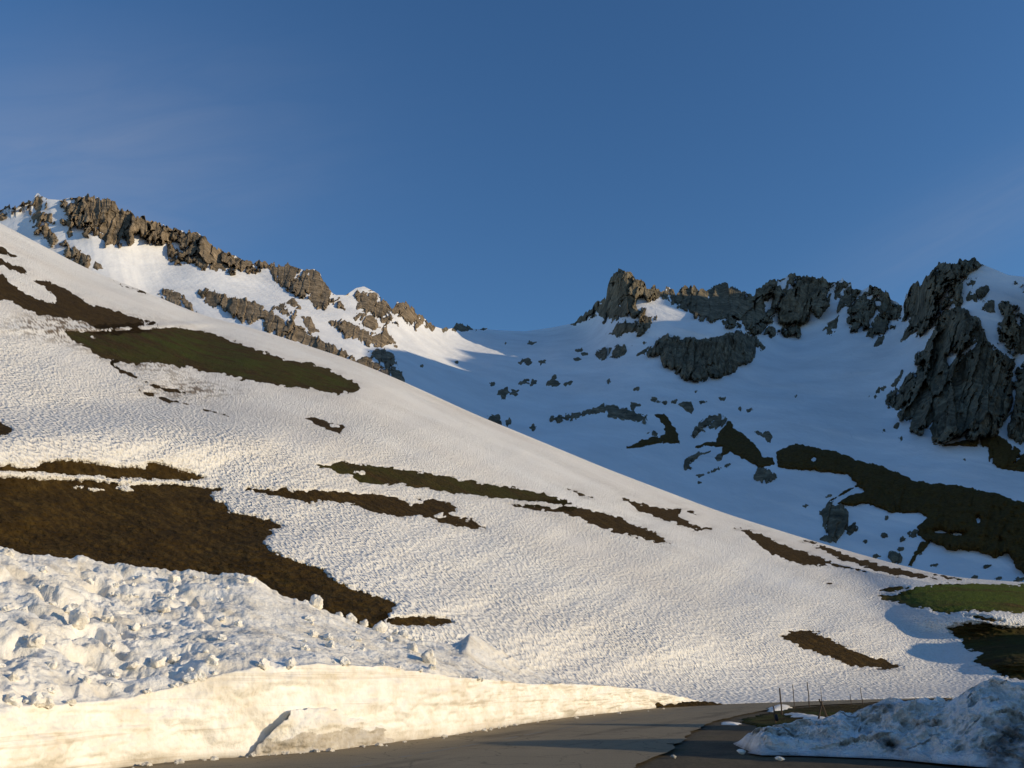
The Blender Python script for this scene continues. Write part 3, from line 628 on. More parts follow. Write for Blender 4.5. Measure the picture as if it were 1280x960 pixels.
PATCHES = [
    ('long brown grass patch with a forked upper tip above the snow track', 'A',
     [(-600, 300), (-20, 475), (0, 487), (60, 535), (130, 590), (190, 620), (270, 628), (285, 610), (230, 560), (175, 525), (230, 525), (300, 550), (380, 600), (440, 635), (560, 670), (620, 690), (720, 720), (785, 738), (740, 752), (600, 762), (470, 765), (460, 745), (380, 720), (270, 705), (180, 690), (110, 660), (60, 630), (-20, 620), (-600, 470)], [], .1),
    ('thin brown grass strip highest on the left edge of the slope', 'A', [(-200, 320), (0, 353), (60, 388), (112, 415), (60, 400), (-200, 350)], [], 0),
    ('narrow brown grass strip second from the top on the left slope edge', 'A', [(-200, 370), (0, 407), (60, 438), (110, 460), (162, 488), (100, 482), (40, 457), (-200, 400)], [], 0),
    ('large olive green grass patch below the snow track', 'F',
     [(215, 90), (300, 92), (400, 87), (520, 77), (610, 77), (700, 95), (800, 130), (880, 160), (950, 185), (1040, 200), (1110, 225), (1180, 255), (1207, 280), (1190, 292), (1120, 302), (1050, 282), (960, 277), (870, 262), (820, 255), (750, 235), (650, 218), (560, 200), (500, 195), (460, 200), (400, 195), (340, 180), (290, 150), (240, 120)],
     [[(305, 110), (318, 113), (312, 120)], [(270, 140), (300, 150), (296, 160), (272, 150)], [(340, 180), (372, 188), (360, 200), (338, 190)], [(620, 208), (640, 212), (632, 218)]], .8),
    ('thin broken grass line near the skyline of the left slope', 'A', [(570, 525), (640, 550), (700, 568), (727, 588), (680, 577), (610, 548)], [], 0),
    ('short dirt streak just below the olive green patch', 'F', [(375, 203), (430, 228), (492, 260), (440, 247), (400, 225)], [], 0),
    ('middle dirt streak of the three below the olive green patch', 'F', [(488, 265), (560, 280), (642, 300), (600, 301), (520, 281)], [], 0),
    ('long thin dirt streak lowest below the olive green patch', 'F', [(440, 280), (520, 303), (600, 328), (655, 341), (560, 326), (480, 301)], [], 0),
    ('tiny dirt streak right of the other streaks on open snow', 'F', [(678, 352), (720, 357), (772, 378), (720, 366)], [], 0),
    ('small leaf shaped brown patch alone on snow below the olive green patch', 'F', [(1010, 379), (1060, 379), (1110, 391), (1160, 410), (1130, 427), (1090, 417), (1050, 401)], [[(1098, 400), (1118, 402), (1130, 410), (1108, 408)]], 0),
    ('small brown patch cut by the left frame edge above the slope break', 'F', [(-150, 370), (0, 393), (47, 418), (20, 437), (-150, 470)], [], 0),
    ('long low brown strip just above the biggest brown patch', 'F',
     [(-150, 535), (30, 540), (60, 548), (110, 545), (140, 528), (200, 522), (300, 528), (360, 540), (480, 545), (490, 532), (540, 530), (575, 547), (640, 562), (682, 580), (640, 591), (560, 586), (460, 581), (380, 581), (300, 573), (200, 567), (130, 560), (60, 557), (-150, 562)], [], 0),
    ('biggest brown grass patch, stepping down to the roadside snow bank', 'I',
     tr('F', [(-500, 560), (0, 578), (100, 583), (250, 586), (380, 596), (440, 603), (560, 600), (650, 608), (720, 612), (735, 620), (700, 635), (715, 655), (750, 665), (765, 695), (840, 705), (900, 720), (945, 740), (900, 755), (910, 770), (870, 790), (900, 820), (960, 850)]) +
     [(405, 712), (420, 728), (470, 745), (497, 754), (487, 768), (480, 780), (440, 800), (300, 810), (0, 810), (-300, 810)],
     [tr('F', [(385, 612), (420, 607), (447, 620), (425, 628)]), tr('F', [(295, 616), (325, 611), (342, 618), (315, 622)]), tr('F', [(235, 606), (262, 604), (275, 609), (250, 611)])], .16),
    ('short dark grass strip beside the chunky top of the snow bank', 'I', [(478, 773), (520, 770), (558, 773), (568, 779), (540, 783), (490, 782)], [], 0),
    ('long wedge shaped brown patch in the middle of the slope', 'G',
     [(35, 100), (80, 103), (85, 88), (160, 97), (250, 108), (400, 130), (540, 155), (640, 170), (740, 190), (800, 210), (832, 222), (800, 226), (740, 216), (600, 206), (520, 196), (420, 181), (330, 168), (300, 158), (240, 166), (170, 152), (150, 135), (100, 125)], [[(150, 122), (185, 124), (190, 130), (160, 129)]], .35),
    ('ragged brown patch with islands below the wedge shaped patch', 'G',
     [(-180, 172), (-60, 178), (40, 180), (150, 187), (250, 193), (300, 205), (330, 222), (362, 216), (345, 203), (400, 208), (450, 218), (477, 232), (465, 245), (440, 248), (480, 265), (530, 275), (565, 297), (520, 298), (450, 286), (420, 281), (385, 263), (350, 256), (300, 261), (240, 251), (200, 246), (150, 221), (100, 213), (20, 216), (-60, 202), (-180, 178)],
     [[(395, 255), (425, 252), (432, 260), (405, 263)]], .05),
    ('brown sickle shaped patch right of the wedge shaped patch', 'G',
     [(618, 222), (700, 225), (760, 228), (840, 230), (920, 245), (1000, 275), (1060, 300), (1110, 328), (1133, 346), (1090, 343), (1020, 321), (950, 306), (880, 281), (810, 251), (700, 240)], [], .1),
    ('frayed brown patch near the skyline right of the sickle shaped patch', 'G',
     [(978, 203), (1020, 215), (1080, 232), (1150, 235), (1172, 250), (1155, 259), (1200, 285), (1253, 298), (1200, 301), (1140, 276), (1080, 261), (1030, 241)], [], 0),
    ('tiny brown sliver above the sickle shaped patch', 'G', [(806, 173), (850, 186), (888, 203), (850, 196)], [], 0),
    ('tiny brown sliver at the right of the frayed patch', 'G', [(1168, 238), (1190, 242), (1208, 256), (1185, 250)], [], 0),
    ('long brown tapering strip left of the skyline strip on the lower ridge', 'E',
     [(222, 464), (290, 475), (360, 505), (430, 535), (500, 555), (600, 595), (705, 623), (640, 614), (560, 602), (480, 597), (400, 577), (355, 557), (310, 522), (270, 490)], [], .05),
    ('thin brown strip along the skyline of the lower right ridge', 'E',
     [(465, 506), (520, 515), (600, 550), (680, 580), (760, 600), (850, 615), (965, 651), (880, 642), (800, 637), (740, 622), (660, 592), (600, 572), (540, 542)], [], 0),
    ('last tiny grass strip on the skyline at the right end of the ridge', 'E', [(955, 634), (1020, 645), (1055, 656), (1000, 652)], [], 0),
    ('tadpole shaped brown patch alone near the bottom of the slope', 'K',
     [(500, 40), (540, 22), (590, 20), (625, 30), (660, 50), (700, 70), (760, 95), (810, 110), (892, 135), (850, 143), (780, 139), (720, 131), (670, 111), (620, 91), (560, 72), (530, 52)], [], .1),
    ('bright green grass knoll at the right frame edge', 'H',
     [(55, 238), (130, 222), (220, 225), (270, 205), (350, 180), (420, 165), (550, 158), (700, 153), (850, 160), (1500, 175), (1500, 360), (1067, 350), (960, 345), (900, 335), (800, 340), (700, 345), (640, 335), (570, 357), (500, 347), (420, 317), (330, 320), (260, 292), (150, 267)], [], 1.6),
    ('small dark grass lens at the left tip of the green knoll', 'H', [(95, 207), (160, 180), (240, 172), (302, 180), (290, 196), (200, 211)], [], .1),
    ('dark shaded grass bank at the right frame edge below the green knoll', 'H',
     [(562, 455), (620, 440), (700, 420), (800, 420), (850, 440), (920, 450), (1500, 440), (1500, 860), (1067, 800), (980, 792), (900, 762), (830, 712), (715, 682), (790, 625), (720, 602), (670, 592), (655, 530), (590, 490)], [], .45),
    ('thin grass sliver between the green knoll and the dark bank', 'H', [(676, 368), (760, 368), (850, 388), (925, 405), (880, 414), (780, 392)], [], 0),
    ('tiny dark grass spot left of the green knoll on snow', 'E', [(555, 667), (580, 664), (600, 668), (578, 672)], [], 0),
]


def build_hill():
    step = 1.5
    px1 = np.arange(-400, 1420, step)
    nr = 400
    t = np.linspace(0, 1, nr)
    S = sinterp(RIDGE, px1, 110)
    base = sinterp([(-400, 1100), (0, 1000), (400, 930), (700, 905), (900, 898), (1100, 890), (1400, 884)], px1, 160)
    py = S[:, None] + (base - S)[:, None] * t[None, :]
    px = np.repeat(px1[:, None], nr, 1)
    py = py + (t[None, :] == 0) * 0
    w = hill_w(px, py)
    D = 1 / w
    # clearance from every bare patch
    sd = np.full(px.shape, -40.0); per = []
    nz = 2.2 * fbm(px / 13., py / 6., 0.5, 4) + 1.4 * fbm(px / 5., py / 2.6, 4.5, 3, .7) + 2.2 * np.maximum(0, fbm(px / 26., py / 10., 14.5, 3)) * fbm(px / 3.5, py / 2.0, 24.5, 2)
    dirt = np.zeros(px.shape)
    for lab, r, pts, holes, green in PATCHES:
        s = poly_sdf(px, py, tr(r, pts))
        for hpts in holes:
            s = np.minimum(s, -poly_sdf(px, py, tr(r, hpts)))
        wd = np.clip((np.ptp(np.array(tr(r, pts))[:, 1])) / 16., .25, 1.0)
        s = s + nz * wd
        per.append(s); sd = np.maximum(sd, s)
    # dirty, thin snow round the track and the streaks
    dz = np.exp(-(((px - 95) / 75) ** 2 + ((py - 408) / 16) ** 2)) + .9 * np.exp(-(((px - 150) / 70) ** 2 + ((py - 440 - (px - 150) * .32) / 14) ** 2)) \
        + .6 * np.exp(-(((px - 230) / 60) ** 2 + ((py - 488) / 12) ** 2))
    dirt = np.clip(dz * 1.5 * sstep(-.05, .28, fbm(px / 14., py / 2.6 - px / 30., 7.1, 5, .65)), 0, .95)
    dirt = np.maximum(dirt, .3 * np.exp(np.minimum(sd, 0) / 4.) * sstep(-.3, .6, fbm(px / 20., py / 5., 1.1, 3)))
    rng2 = fbm(px / 12., py / 5., 9.0, 4)
    sn = 0.55 * np.clip(-sd / 3.0, -1.2, 1) * (D / 120.) ** .4 + 0.10 * rng2 * np.clip(-sd / 20, 0, 1)
    V = at(px, py, D - sn)
    # far side of the hill, rolling over and down
    back = []
    for k, (dd, dy) in enumerate(((1.02, .6), (1.08, 6), (1.25, 45), (1.5, 150))):
        back.append(at(px1, py[:, 0] + dy, D[:, 0] * dd)[:, None, :])
    V = np.concatenate(back[::-1] + [V], 1)
    nb = len(back); NR = nr + nb
    ext = lambda a: np.concatenate([np.repeat(a[:, :1], nb, 1), a], 1)
    f = grid_faces(len(px1), NR)
    keep = (ext(sd).ravel()[f] < 5).any(1)
    v2, f2, at2 = sub_mesh(V.reshape(-1, 3), f, keep, {'dirt': ext(dirt).ravel()})
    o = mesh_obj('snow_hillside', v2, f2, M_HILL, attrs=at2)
    tag(o, 'broad sunlit snow slope with rippled surface and melted out patches', 'snow slope', kind='structure')
    # turf in the gaps
    relief = 0.35 * fbm(px / 9., py / 3.5, 3.0, 4) * (D / 120.) ** .5
    Vt = at(px, py, D - relief + 0.05).reshape(-1, 3)
    ft = grid_faces(len(px1), nr)
    for (lab, r, pts, holes, green), s in zip(PATCHES, per):
        k = (s.ravel()[ft] > -6).any(1)
        if not k.any(): continue
        P = np.array(tr(r, pts)); cx, cy = P.mean(0)
        gr = np.clip(green * (1.1 - np.exp(np.minimum(0, -s) / 9.) * .9), 0, 1) if green > .5 else np.full(s.shape, green)
        if green > 1.2:
            gr = np.clip(1.25 - sstep(752, 772, py - (px - 1200) * .06 + 6 * fbm(px / 30, py / 9, 1., 3)) - sstep(1150, 1110, px), 0, 1)
        v2, f2, a2 = sub_mesh(Vt, ft, k, {'green': gr.ravel()})
        streak = 'streak' in lab
        o = mesh_obj('dirt_streak' if streak else 'grass_patch', v2, f2, M_TURF_B if green > 1.2 else M_TURF_G if green > .3 else M_TURF, attrs=a2)
        tag(o, lab, 'dirt streak' if streak else 'grass patch', 'dirt streaks on the sunlit slope' if streak else 'bare grass patches on the sunlit slope', 'stuff')


build_hill()

# ------------------------------------------------------------------ mountains
CTRL = [(-100, 300, 900), (0, 262, 935), (45, 245, 955), (130, 250, 985), (180, 300, 945), (250, 295, 1025), (330, 330, 1060), (400, 345, 1065), (450, 365, 1060), (510, 385, 1105), (545, 410, 1180),
        (620, 412, 1500), (680, 412, 1560), (720, 405, 1520), (780, 340, 1290), (820, 360, 1300), (880, 362, 1380), (980, 348, 1390), (1060, 360, 1330), (1100, 368, 1240), (1128, 385, 1150), (1160, 350, 1010),
        (1220, 325, 985), (1290, 350, 925), (1420, 380, 840),
        (-100, 380, 800), (60, 320, 820), (150, 360, 780), (250, 400, 720), (330, 420, 680), (420, 450, 650), (490, 475, 640), (560, 505, 660), (650, 545, 640), (800, 595, 560), (950, 650, 500), (1100, 700, 440), (1280, 735, 400), (1420, 740, 390),
        (200, 345, 880), (320, 370, 862), (420, 405, 835), (500, 430, 890), (560, 440, 1040), (620, 460, 970), (600, 490, 800), (700, 440, 1140), (700, 500, 840), (760, 450, 1040), (760, 400, 1210), (830, 385, 1180), (900, 410, 1080),
        (870, 445, 985), (870, 480, 900), (980, 420, 1220), (1000, 460, 1020), (1060, 420, 1120), (900, 520, 780), (1000, 560, 640), (1100, 520, 760), (1150, 600, 560), (1120, 440, 980), (1250, 480, 740), (1200, 420, 840), (1250, 560, 600),
        (1200, 540, 640), (1280, 640, 490), (700, 560, 600), (900, 700, 440), (1280, 800, 330), (600, 600, 560), (300, 520, 560), (0, 420, 640)]


def tps(ctrl):
    C = np.array(ctrl, float); X = C[:, :2] / 300.; Y = 1000. / C[:, 2]
    def phi(d2): return 0.5 * d2 * np.log(d2 + 1e-12)
    n = len(X)
    d2 = ((X[:, None] - X[None]) ** 2).sum(-1)
    A = np.zeros((n + 3, n + 3)); A[:n, :n] = phi(d2) + 0.004 * np.eye(n)
    A[:n, n] = 1; A[:n, n + 1:] = X; A[n, :n] = 1; A[n + 1:, :n] = X.T
    s = np.linalg.solve(A, np.concatenate([Y, np.zeros(3)]))
    def ev(px, py):
        q = np.stack([px.ravel(), py.ravel()], -1) / 300.
        out = s[n] + q @ s[n + 1:]
        for i in range(n):
            out += s[i] * phi(((q - X[i]) ** 2).sum(-1))
        return (1000. / np.maximum(out, .5)).reshape(px.shape)
    return ev


def build_mountains():
    px1 = np.arange(-90, 1390, 1.0)
    nr = 340
    S = interp(SKY, px1)
    # rocks on the skyline are jagged
    rocky = np.full(px1.shape, -40.)
    polys = []
    for (name, lab, kind, r, pts, holes, mat, H, rel, sp) in ROCKS:
        P = tr(r, pts); polys.append((P, [tr(r, h) for h in holes]))
    for P, hs in polys:
        s = poly_sdf(px1, S, P)
        for h in hs: s = np.minimum(s, -poly_sdf(px1, S, h))
        rocky = np.maximum(rocky, s)
    jag = sstep(0, 3, rocky)
    S = S - jag * (2.4 * ridged(px1 / 7., 0.3, 0.7, 3, .6) + 3.0 * facets(px1 / 7., px1 * 0 + .5, 3, 1.6)[0] + 1.5 * facets(px1 / 3., px1 * 0 + .2, 8, 1.4)[0] - 0.4)
    bot = np.minimum(interp(RIDGE, px1) + 70, 800)
    t = np.linspace(0, 1, nr) ** 1.12
    py = S[:, None] + (bot - S)[:, None] * t[None, :]
    px = np.repeat(px1[:, None], nr, 1)
    D = tps(CTRL)(px, py)
    # broad undulation of the snow, drifts and hollows
    a = px * D / F; b = py * D / F
    fade = sstep(0, 14, py - S[:, None])
    D = D * (1 + fade * (0.012 * fbm(a / 160., b / 90., 1.0, 3)))
    sn_rel = (2.6 * fbm(a / 42., b / 26., 5.0, 4) + 8.0 * fbm(a / 130. + b / 160., b / 75., 15.0, 3) + 1.1 * ridged((a + .5 * b) / 26., b / 160., 8.5, 3)) * fade
    # cap above the fluted buttress and lobes of snow stand proud
    def lobe(cx, cy, rx, ry, h): return h * np.exp(-(((px - cx) / rx) ** 2 + ((py - cy) / ry) ** 2))
    sn_rel = sn_rel + lobe(880, 408, 60, 16, 24) + lobe(225, 345, 50, 18, 14) + lobe(430, 395, 26, 8, 10) + lobe(455, 362, 16, 5, 6)
    Dsn = D - sn_rel
    a = (px - 640) * .85; b = (py - 400) * .85
    wx = 7 * fbm(a / 45., b / 45., 30.0, 3)
    lean = a + wx - .30 * b
    gul = ridged(lean / 30., b / 150., 3.0, 2, .5)            # big buttresses and gullies
    gulf = ridged((a + .6 * wx - .2 * b) / 9., b / 55., 9.0, 4, .6)  # fine vertical ribs
    cross = ridged((a * .6 + b + wx) / 24., (a - b) / 70., 17.0, 4, .6)
    gul2 = fbm(a / 8., b / 8., 6.0, 5, .62)
    edge = 1.5 * fbm(a / 7., b / 8., 2.0, 5, .65) + 2.2 * (gulf - .15)
    speck = ridged(a / 20. + b / 60., b / 26., 8.0, 5, .6)
    fl = ridged((a + .4 * wx) / 9., b / 110., 12.0, 4, .55)
    fw = 3.0 * fbm(a / 9., b / 9., 41.0, 3)
    fa1, c1 = facets((a + fw + .30 * b) / 24., (b - .2 * a + fw) / 85., 2, 1.5)
    fa2, c2 = facets((a + .5 * fw + .22 * b) / 8.0, (b + .25 * a) / 34., 5, 1.7)
    fa3, c3 = facets((a + .3 * fw + .15 * b) / 3.6, (b + .4 * a) / 9., 9, 1.3)
    edge = edge + 2.3 * fa2 + 1.6 * fa3
    crack = np.exp(-c1 * 9.) + .6 * np.exp(-c2 * 8.)
    ledge = ridged((b - .45 * a + 2 * wx) / 17., (a + b) / 90., 23.0, 4, .6)
    allsd = np.full(px.shape, -40.)
    f = grid_faces(len(px1), nr + 3)
    ext = lambda A_: np.concatenate([np.repeat(A_[:, :1], 3, 1), A_], 1)

    def with_back(Dv, gap):
        V = at(px, py, Dv)
        bk = [at(px1, py[:, 0] + dy, Dv[:, 0] + dd)[:, None, :] for dd, dy in ((220 + gap, 80), (60 + gap, 14), (14 + gap, 1.2))]
        return np.concatenate(bk + [V], 1).reshape(-1, 3)

    MATS = {'W': M_ROCK_LIT, 'R': M_ROCK_SHADE, 'T': M_TURF_D}
    todo = []
    for (name, lab, kind, r, pts, holes, mat, H, rel, sp), (P, hs) in zip(ROCKS, polys):
        s = poly_sdf(px, py, P)
        for h in hs: s = np.minimum(s, -poly_sdf(px, py, h))
        todo.append((name, lab, kind, mat, H, rel, sp, s, P))
    r3 = random.Random(4)
    for (r, x, y, hw, hh) in SMALL:
        n = 11; pts = []
        for k in range(n):
            an = 2 * math.pi * k / n; q = r3.choice((r3.uniform(.45, .8), r3.uniform(.85, 1.35)))
            pts.append((x + hw * q * math.cos(an) - .25 * hw * math.sin(an), y + hh * q * math.sin(an)))
        P = tr(r, pts)
        big = hw > 19
        todo.append(('rock_outcrop' if big else 'boulder', None, 'T', 'R', min(1.2 + hw * .1, 5), 1.2, 0, poly_sdf(px, py, P), P))
    for (name, lab, kind, mat, H, rel, sp, s, P) in todo:
        small = lab is None
        se = s + edge * (.55 if small else 1.15 if max(np.ptp(np.array(P), axis=0)) > 25 else .7)
        if mat == 'T': se = s + 1.7 * fbm(a / 9., b / 6., 52.0, 5, .68)
        if sp > 0:
            se = se - 14 * sstep(.74 - sp, .92 - sp * .6, speck) * (1 if sp > .02 else 0)
            if mat != 'T': se = se - (5 + 30 * sp) * sstep(.86 - .8 * sp, .97 - .5 * sp, ledge)
        ins = np.clip(se, 0, None)
        k = sstep(0, 4.5, ins)
        Hh = H * (.55 if mat == 'T' else .42)
        off = np.where(se > 0, Hh * (1 - np.exp(-ins / 3.)) + .5 * np.minimum(ins, 2), se * 1.2)
        relief = rel * (.60 * gul + 1.0 * fa1 + .42 * fa2 + .10 * fa3 + .14 * gulf - .08 * crack)
        if 'fluted' in (lab or ''): relief = rel * (0.75 * fl + .35 * fa2 + .18 * fa3 + .35 * gul - .2 * crack)
        if mat == 'T': relief = rel * (.5 * gul2 + .5 * gul + .3 * fa2)
        off = np.where(se > 0, np.maximum(off + relief * k, (.10 * H + .4) * (1 - np.exp(-ins / 2.))), off)
        Dr = Dsn - off
        V = with_back(Dr, 0)
        keep = (ext(s).ravel()[f] > -4).all(1)
        if not keep.any(): continue
        v2, f2, a2 = sub_mesh(V, f, keep, {'green': np.full(len(V), .15)})
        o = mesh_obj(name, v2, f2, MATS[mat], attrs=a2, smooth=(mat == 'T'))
        if kind == 'S': tag(o, lab, 'mountain', kind='structure')
        elif kind == 'G': tag(o, lab, 'grass patch', 'dark turf patches at the foot of the bowl', 'stuff')
        elif small:
            if name == 'boulder': tag(o, 'small dark boulder dotted on the shaded snow bowl', 'boulder', 'small boulders in the shaded snow bowl')
            else: tag(o, 'low dark rock breaking through the shaded snow bowl', 'rock', 'low rocks in the shaded snow bowl')
        else: tag(o, lab, {'cliff': 'cliff', 'boulder': 'boulder'}.get(name, 'rock'), 'named rocks on the mountain snow')
        allsd = np.maximum(allsd, s)
    V = with_back(Dsn + 0.0, 6)
    keep = (ext(allsd).ravel()[f] < 60).any(1)
    v2, f2, _ = sub_mesh(V, f, keep)
    o = mesh_obj('snow_bowl', v2, f2, M_MSNOW)
    tag(o, 'snow covered mountain bowl and ridges mostly in blue shade', 'snow slope', kind='structure')


build_mountains()

# ------------------------------------------------------------------ unseen ridges added out of frame on the right, shaped to shade the bowl
def shade_ridge(label, X0, prof, wl, wr, base, seed):
    p = np.array(prof, float)
    ys = np.linspace(p[0, 0], p[-1, 0], 150)
    H = np.interp(ys, p[:, 0], p[:, 1]) + 4 * fbm(ys / 40., seed, .2, 4)
    cs = np.linspace(-1, 1, 41)
    n1 = fbm(ys[:, None] / 50., cs[None, :] * 3, seed, 4)
    x = X0 + np.where(cs < 0, cs * wl, cs * wr)[None, :] * (1 + .25 * n1) 
    z = base + (H[:, None] - base) * ((1 - np.abs(cs)) ** 1.1)[None, :] * (1 + .06 * n1 * np.abs(cs)[None, :])
    V = np.stack([x, np.repeat(ys[:, None], 41, 1), z], -1).reshape(-1, 3)
    o = mesh_obj('mountain', V, grid_faces(150, 41), M_ROCK_SHADE)  # unseen occluder ridge, added for the shade it casts
    tag(o, label, 'mountain', kind='structure')


def build_shade_ridges():
    shade_ridge('unseen rock ridge added far right of the frame, shaped to shade the bowl', 1000,
               [(330, 60), (400, 150), (560, 380), (600, 500), (628, 545), (650, 566), (686, 574), (733, 590), (758, 606), (774, 618), (800, 616), (830, 607), (849, 600), (870, 610), (895, 632), (914, 658), (972, 694), (1054, 692), (1100, 745), (1130, 785), (1165, 815), (1300, 880)], 150, 300, -20, 1.3)
    shade_ridge('unseen rock spur added right of the frame to shade the left of the bowl', 520,  # second added occluder, profile follows the wanted shadow edge
               [(215, 40), (260, 150), (300, 215), (380, 285), (440, 328), (475, 350), (496, 366), (547, 406), (576, 413), (620, 430), (671, 437), (700, 436), (740, 428), (770, 416), (788, 404), (800, 388), (806, 280)], 42, 200, -20, 4.1)


build_shade_ridges()

# ------------------------------------------------------------------ near field: ground, road, verge
def flat_sheet(name, outline, z, mat, label, cat, step=0.5, zf=None, edge=0.0, attrs=None, kind='structure', group=None):
    P = np.array(outline, float)
    lo, hi = P.min(0) - 1, P.max(0) + 1
    xs = np.arange(lo[0], hi[0], step); ys = np.arange(lo[1], hi[1], step)
    X, Y = np.meshgrid(xs, ys, indexing='ij')
    s = poly_sdf(X, Y, P, 30)
    if edge: s = s + edge * fbm(X / 1.6, Y / 1.6, .4, 4)
    # snap outside verts onto the outline by pulling along the gradient
    gx, gy = np.gradient(s, step)
    gl = np.maximum(np.hypot(gx, gy), .3)
    mv = np.where(s < 0, np.minimum(-s, step * 1.5), 0)
    X2 = X + gx / gl * mv; Y2 = Y + gy / gl * mv
    Z = np.full(X.shape, z) if zf is None else z + zf(X2, Y2, s)
    f = grid_faces(len(xs), len(ys))
    keep = (s.ravel()[f] > 0).any(1)
    V = np.stack([X2, Y2, Z], -1).reshape(-1, 3)
    v2, f2, a2 = sub_mesh(V, f, keep, {k: np.broadcast_to(v(X2, Y2, s) if callable(v) else np.full(X.shape, v), X.shape).ravel() for k, v in (attrs or {}).items()})
    f2 = f2[:, ::-1]
    o = mesh_obj(name, v2, f2, mat, attrs=a2)
    tag(o, label, cat, group, kind)
    return o


def build_ground():
    # wide valley floor to the horizon, below everything
    n = 96; R = [0, 40, 120, 400, 1200, 3000, 7000]
    V = [(0, 0, -1.2)]; Fc = []
    for r in R[1:]:
        for k in range(n):
            a = 2 * math.pi * k / n
            V.append((r * math.cos(a), r * math.sin(a), -1.2 - min(r, 1200) * .004))
    tri = []
    for k in range(n):
        tri.append((0, 1 + k, 1 + (k + 1) % n, 1 + (k + 1) % n))
    for i in range(len(R) - 2):
        for k in range(n):
            a = 1 + i * n + k; b_ = 1 + i * n + (k + 1) % n
            Fc.append((a, a + n, b_ + n, b_))
    o = mesh_obj('terrain', V, np.array(Fc), M_MSNOW)
    tag(o, 'snowy valley floor around the pass', 'terrain', kind='structure')
    me = o.data
    # near ground, gravel
    X, Y = np.meshgrid(np.arange(-44, 190, 0.6), np.arange(-30, 175, 0.6), indexing='ij')
    Z = -0.03 + 0.025 * fbm(X / 3., Y / 3., .2, 4) - 1.6 * sstep(70, 180, X) - 1.2 * sstep(-26, -44, X)
    V = np.stack([X, Y, Z], -1).reshape(-1, 3)
    o = mesh_obj('ground', V, grid_faces(X.shape[0], X.shape[1])[:, ::-1], M_GRAVEL)
    tag(o, 'dark gravel ground beside the road', 'ground', kind='structure')


build_ground()

left_edge = [(-34, -14), (-25, -2), (-17, 8)] + [tuple(gpt(x, y)[:2]) for x, y in ((60, 975), (230, 951), (312, 949), (400, 941), (480, 931), (548, 923), (630, 910), (702, 899), (820, 886), (870, 882.4), (900, 881))]
far_edge = [tuple(gpt(x, y)[:2]) for x, y in ((955, 879), (1045, 876), (1100, 873), (1142, 870.5), (1215, 867), (1300, 865))]
near_edge = [tuple(gpt(x, y)[:2]) for x, y in ((1300, 869), (1215, 871.5), (1142, 875), (1080, 879.2), (1056, 880.3), (1000, 883), (953, 889), (911, 898), (892, 903), (864, 917), (836, 941), (790, 962))]
ROAD = left_edge + far_edge + near_edge + [(0.5, 12), (-3, 4), (-10, -8), (-18, -22)]
flat_sheet('road', ROAD, 0.035, M_ASPHALT, 'grey asphalt road curving right past the snow bank', 'road', .4, edge=0.12)


def build_line():
    c = [gpt(x, y)[:2] for x, y in ((440, 962), (500, 949), (560, 938.5), (620, 927.5), (680, 916), (740, 906), (800, 897.5), (850, 891.5), (890, 887.5), (930, 884))]
    c = np.array(c); tt = np.linspace(0, len(c) - 1, 500)
    x = np.interp(tt, np.arange(len(c)), c[:, 0]); y = np.interp(tt, np.arange(len(c)), c[:, 1])
    dx, dy = np.gradient(x), np.gradient(y); l = np.hypot(dx, dy)
    nx, ny = -dy / l * .06, dx / l * .06
    V = np.stack([np.stack([x - nx, y - ny, np.full(500, .0395)], -1), np.stack([x + nx, y + ny, np.full(500, .0395)], -1)], 1).reshape(-1, 3)
    f = grid_faces(500, 2)
    wear = fbm(x / 1.7, y / 1.7, .3, 3)
    keep = (wear[:-1] > -.12)
    v2, f2, _ = sub_mesh(V, f, keep)
    o = mesh_obj('road_marking', v2, f2[:, ::-1], mat_plain('worn_paint', (0.22, 0.205, 0.175)))
    tag(o, 'worn pale centre line along the asphalt road', 'road marking', kind='structure')


build_line()

# verge: turf hump inside the bend
VERGE = [tuple(gpt(x, y)[:2]) for x, y in ((922, 902), (950, 893.5), (985, 886), (1040, 883), (1090, 881), (1140, 878), (1200, 874.5), (1290, 871.5))] + [(95, 84), (60, 50), (32, 37), (20, 33)] + [tuple(gpt(x, y)[:2]) for x, y in ((985, 909), (950, 908))]
flat_sheet('verge', VERGE, 0.03, M_TURF_G, 'low turf verge with fence posts inside the bend of the road', 'verge', .3,
           zf=lambda X, Y, s: np.where(s > 0, .16 * sstep(0, 3.5, s) + (.05 * fbm(X / 1.2, Y / 1.2, .3, 4) + .02) * sstep(0, 1.5, s), -.08), edge=.35,
           attrs={'green': lambda X, Y, s: 1.0 - .8 * sstep(13.5, 16.5, X)})


def snow_sheet(name, pts, zbase, th, label, step=.12):
    """a thin lens of leftover snow on the ground"""
    P = np.array([gpt(x, y, zbase)[:2] for x, y in pts])
    lo, hi = P.min(0) - .5, P.max(0) + .5
    X, Y = np.meshgrid(np.arange(lo[0], hi[0], step), np.arange(lo[1], hi[1], step), indexing='ij')
    s = poly_sdf(X, Y, P, 5) + .12 * fbm(X / .6, Y / .6, .7, 3)
    Z = zbase - .03 + np.where(s > 0, th * (1 - np.exp(-s / .3)), s * .5) + .02 * fbm(X / .4, Y / .4, .3, 2)
    f = grid_faces(*X.shape)
    keep = (s.ravel()[f] > -.1).any(1)
    v2, f2, a2 = sub_mesh(np.stack([X, Y, Z], -1).reshape(-1, 3), f, keep, {'wall': np.zeros(X.size), 'dirt': np.zeros(X.size)})
    o = mesh_obj(name, v2, f2[:, ::-1], M_BANK, attrs=a2)
    tag(o, label, 'snow patch', 'leftover snow by the roadside')


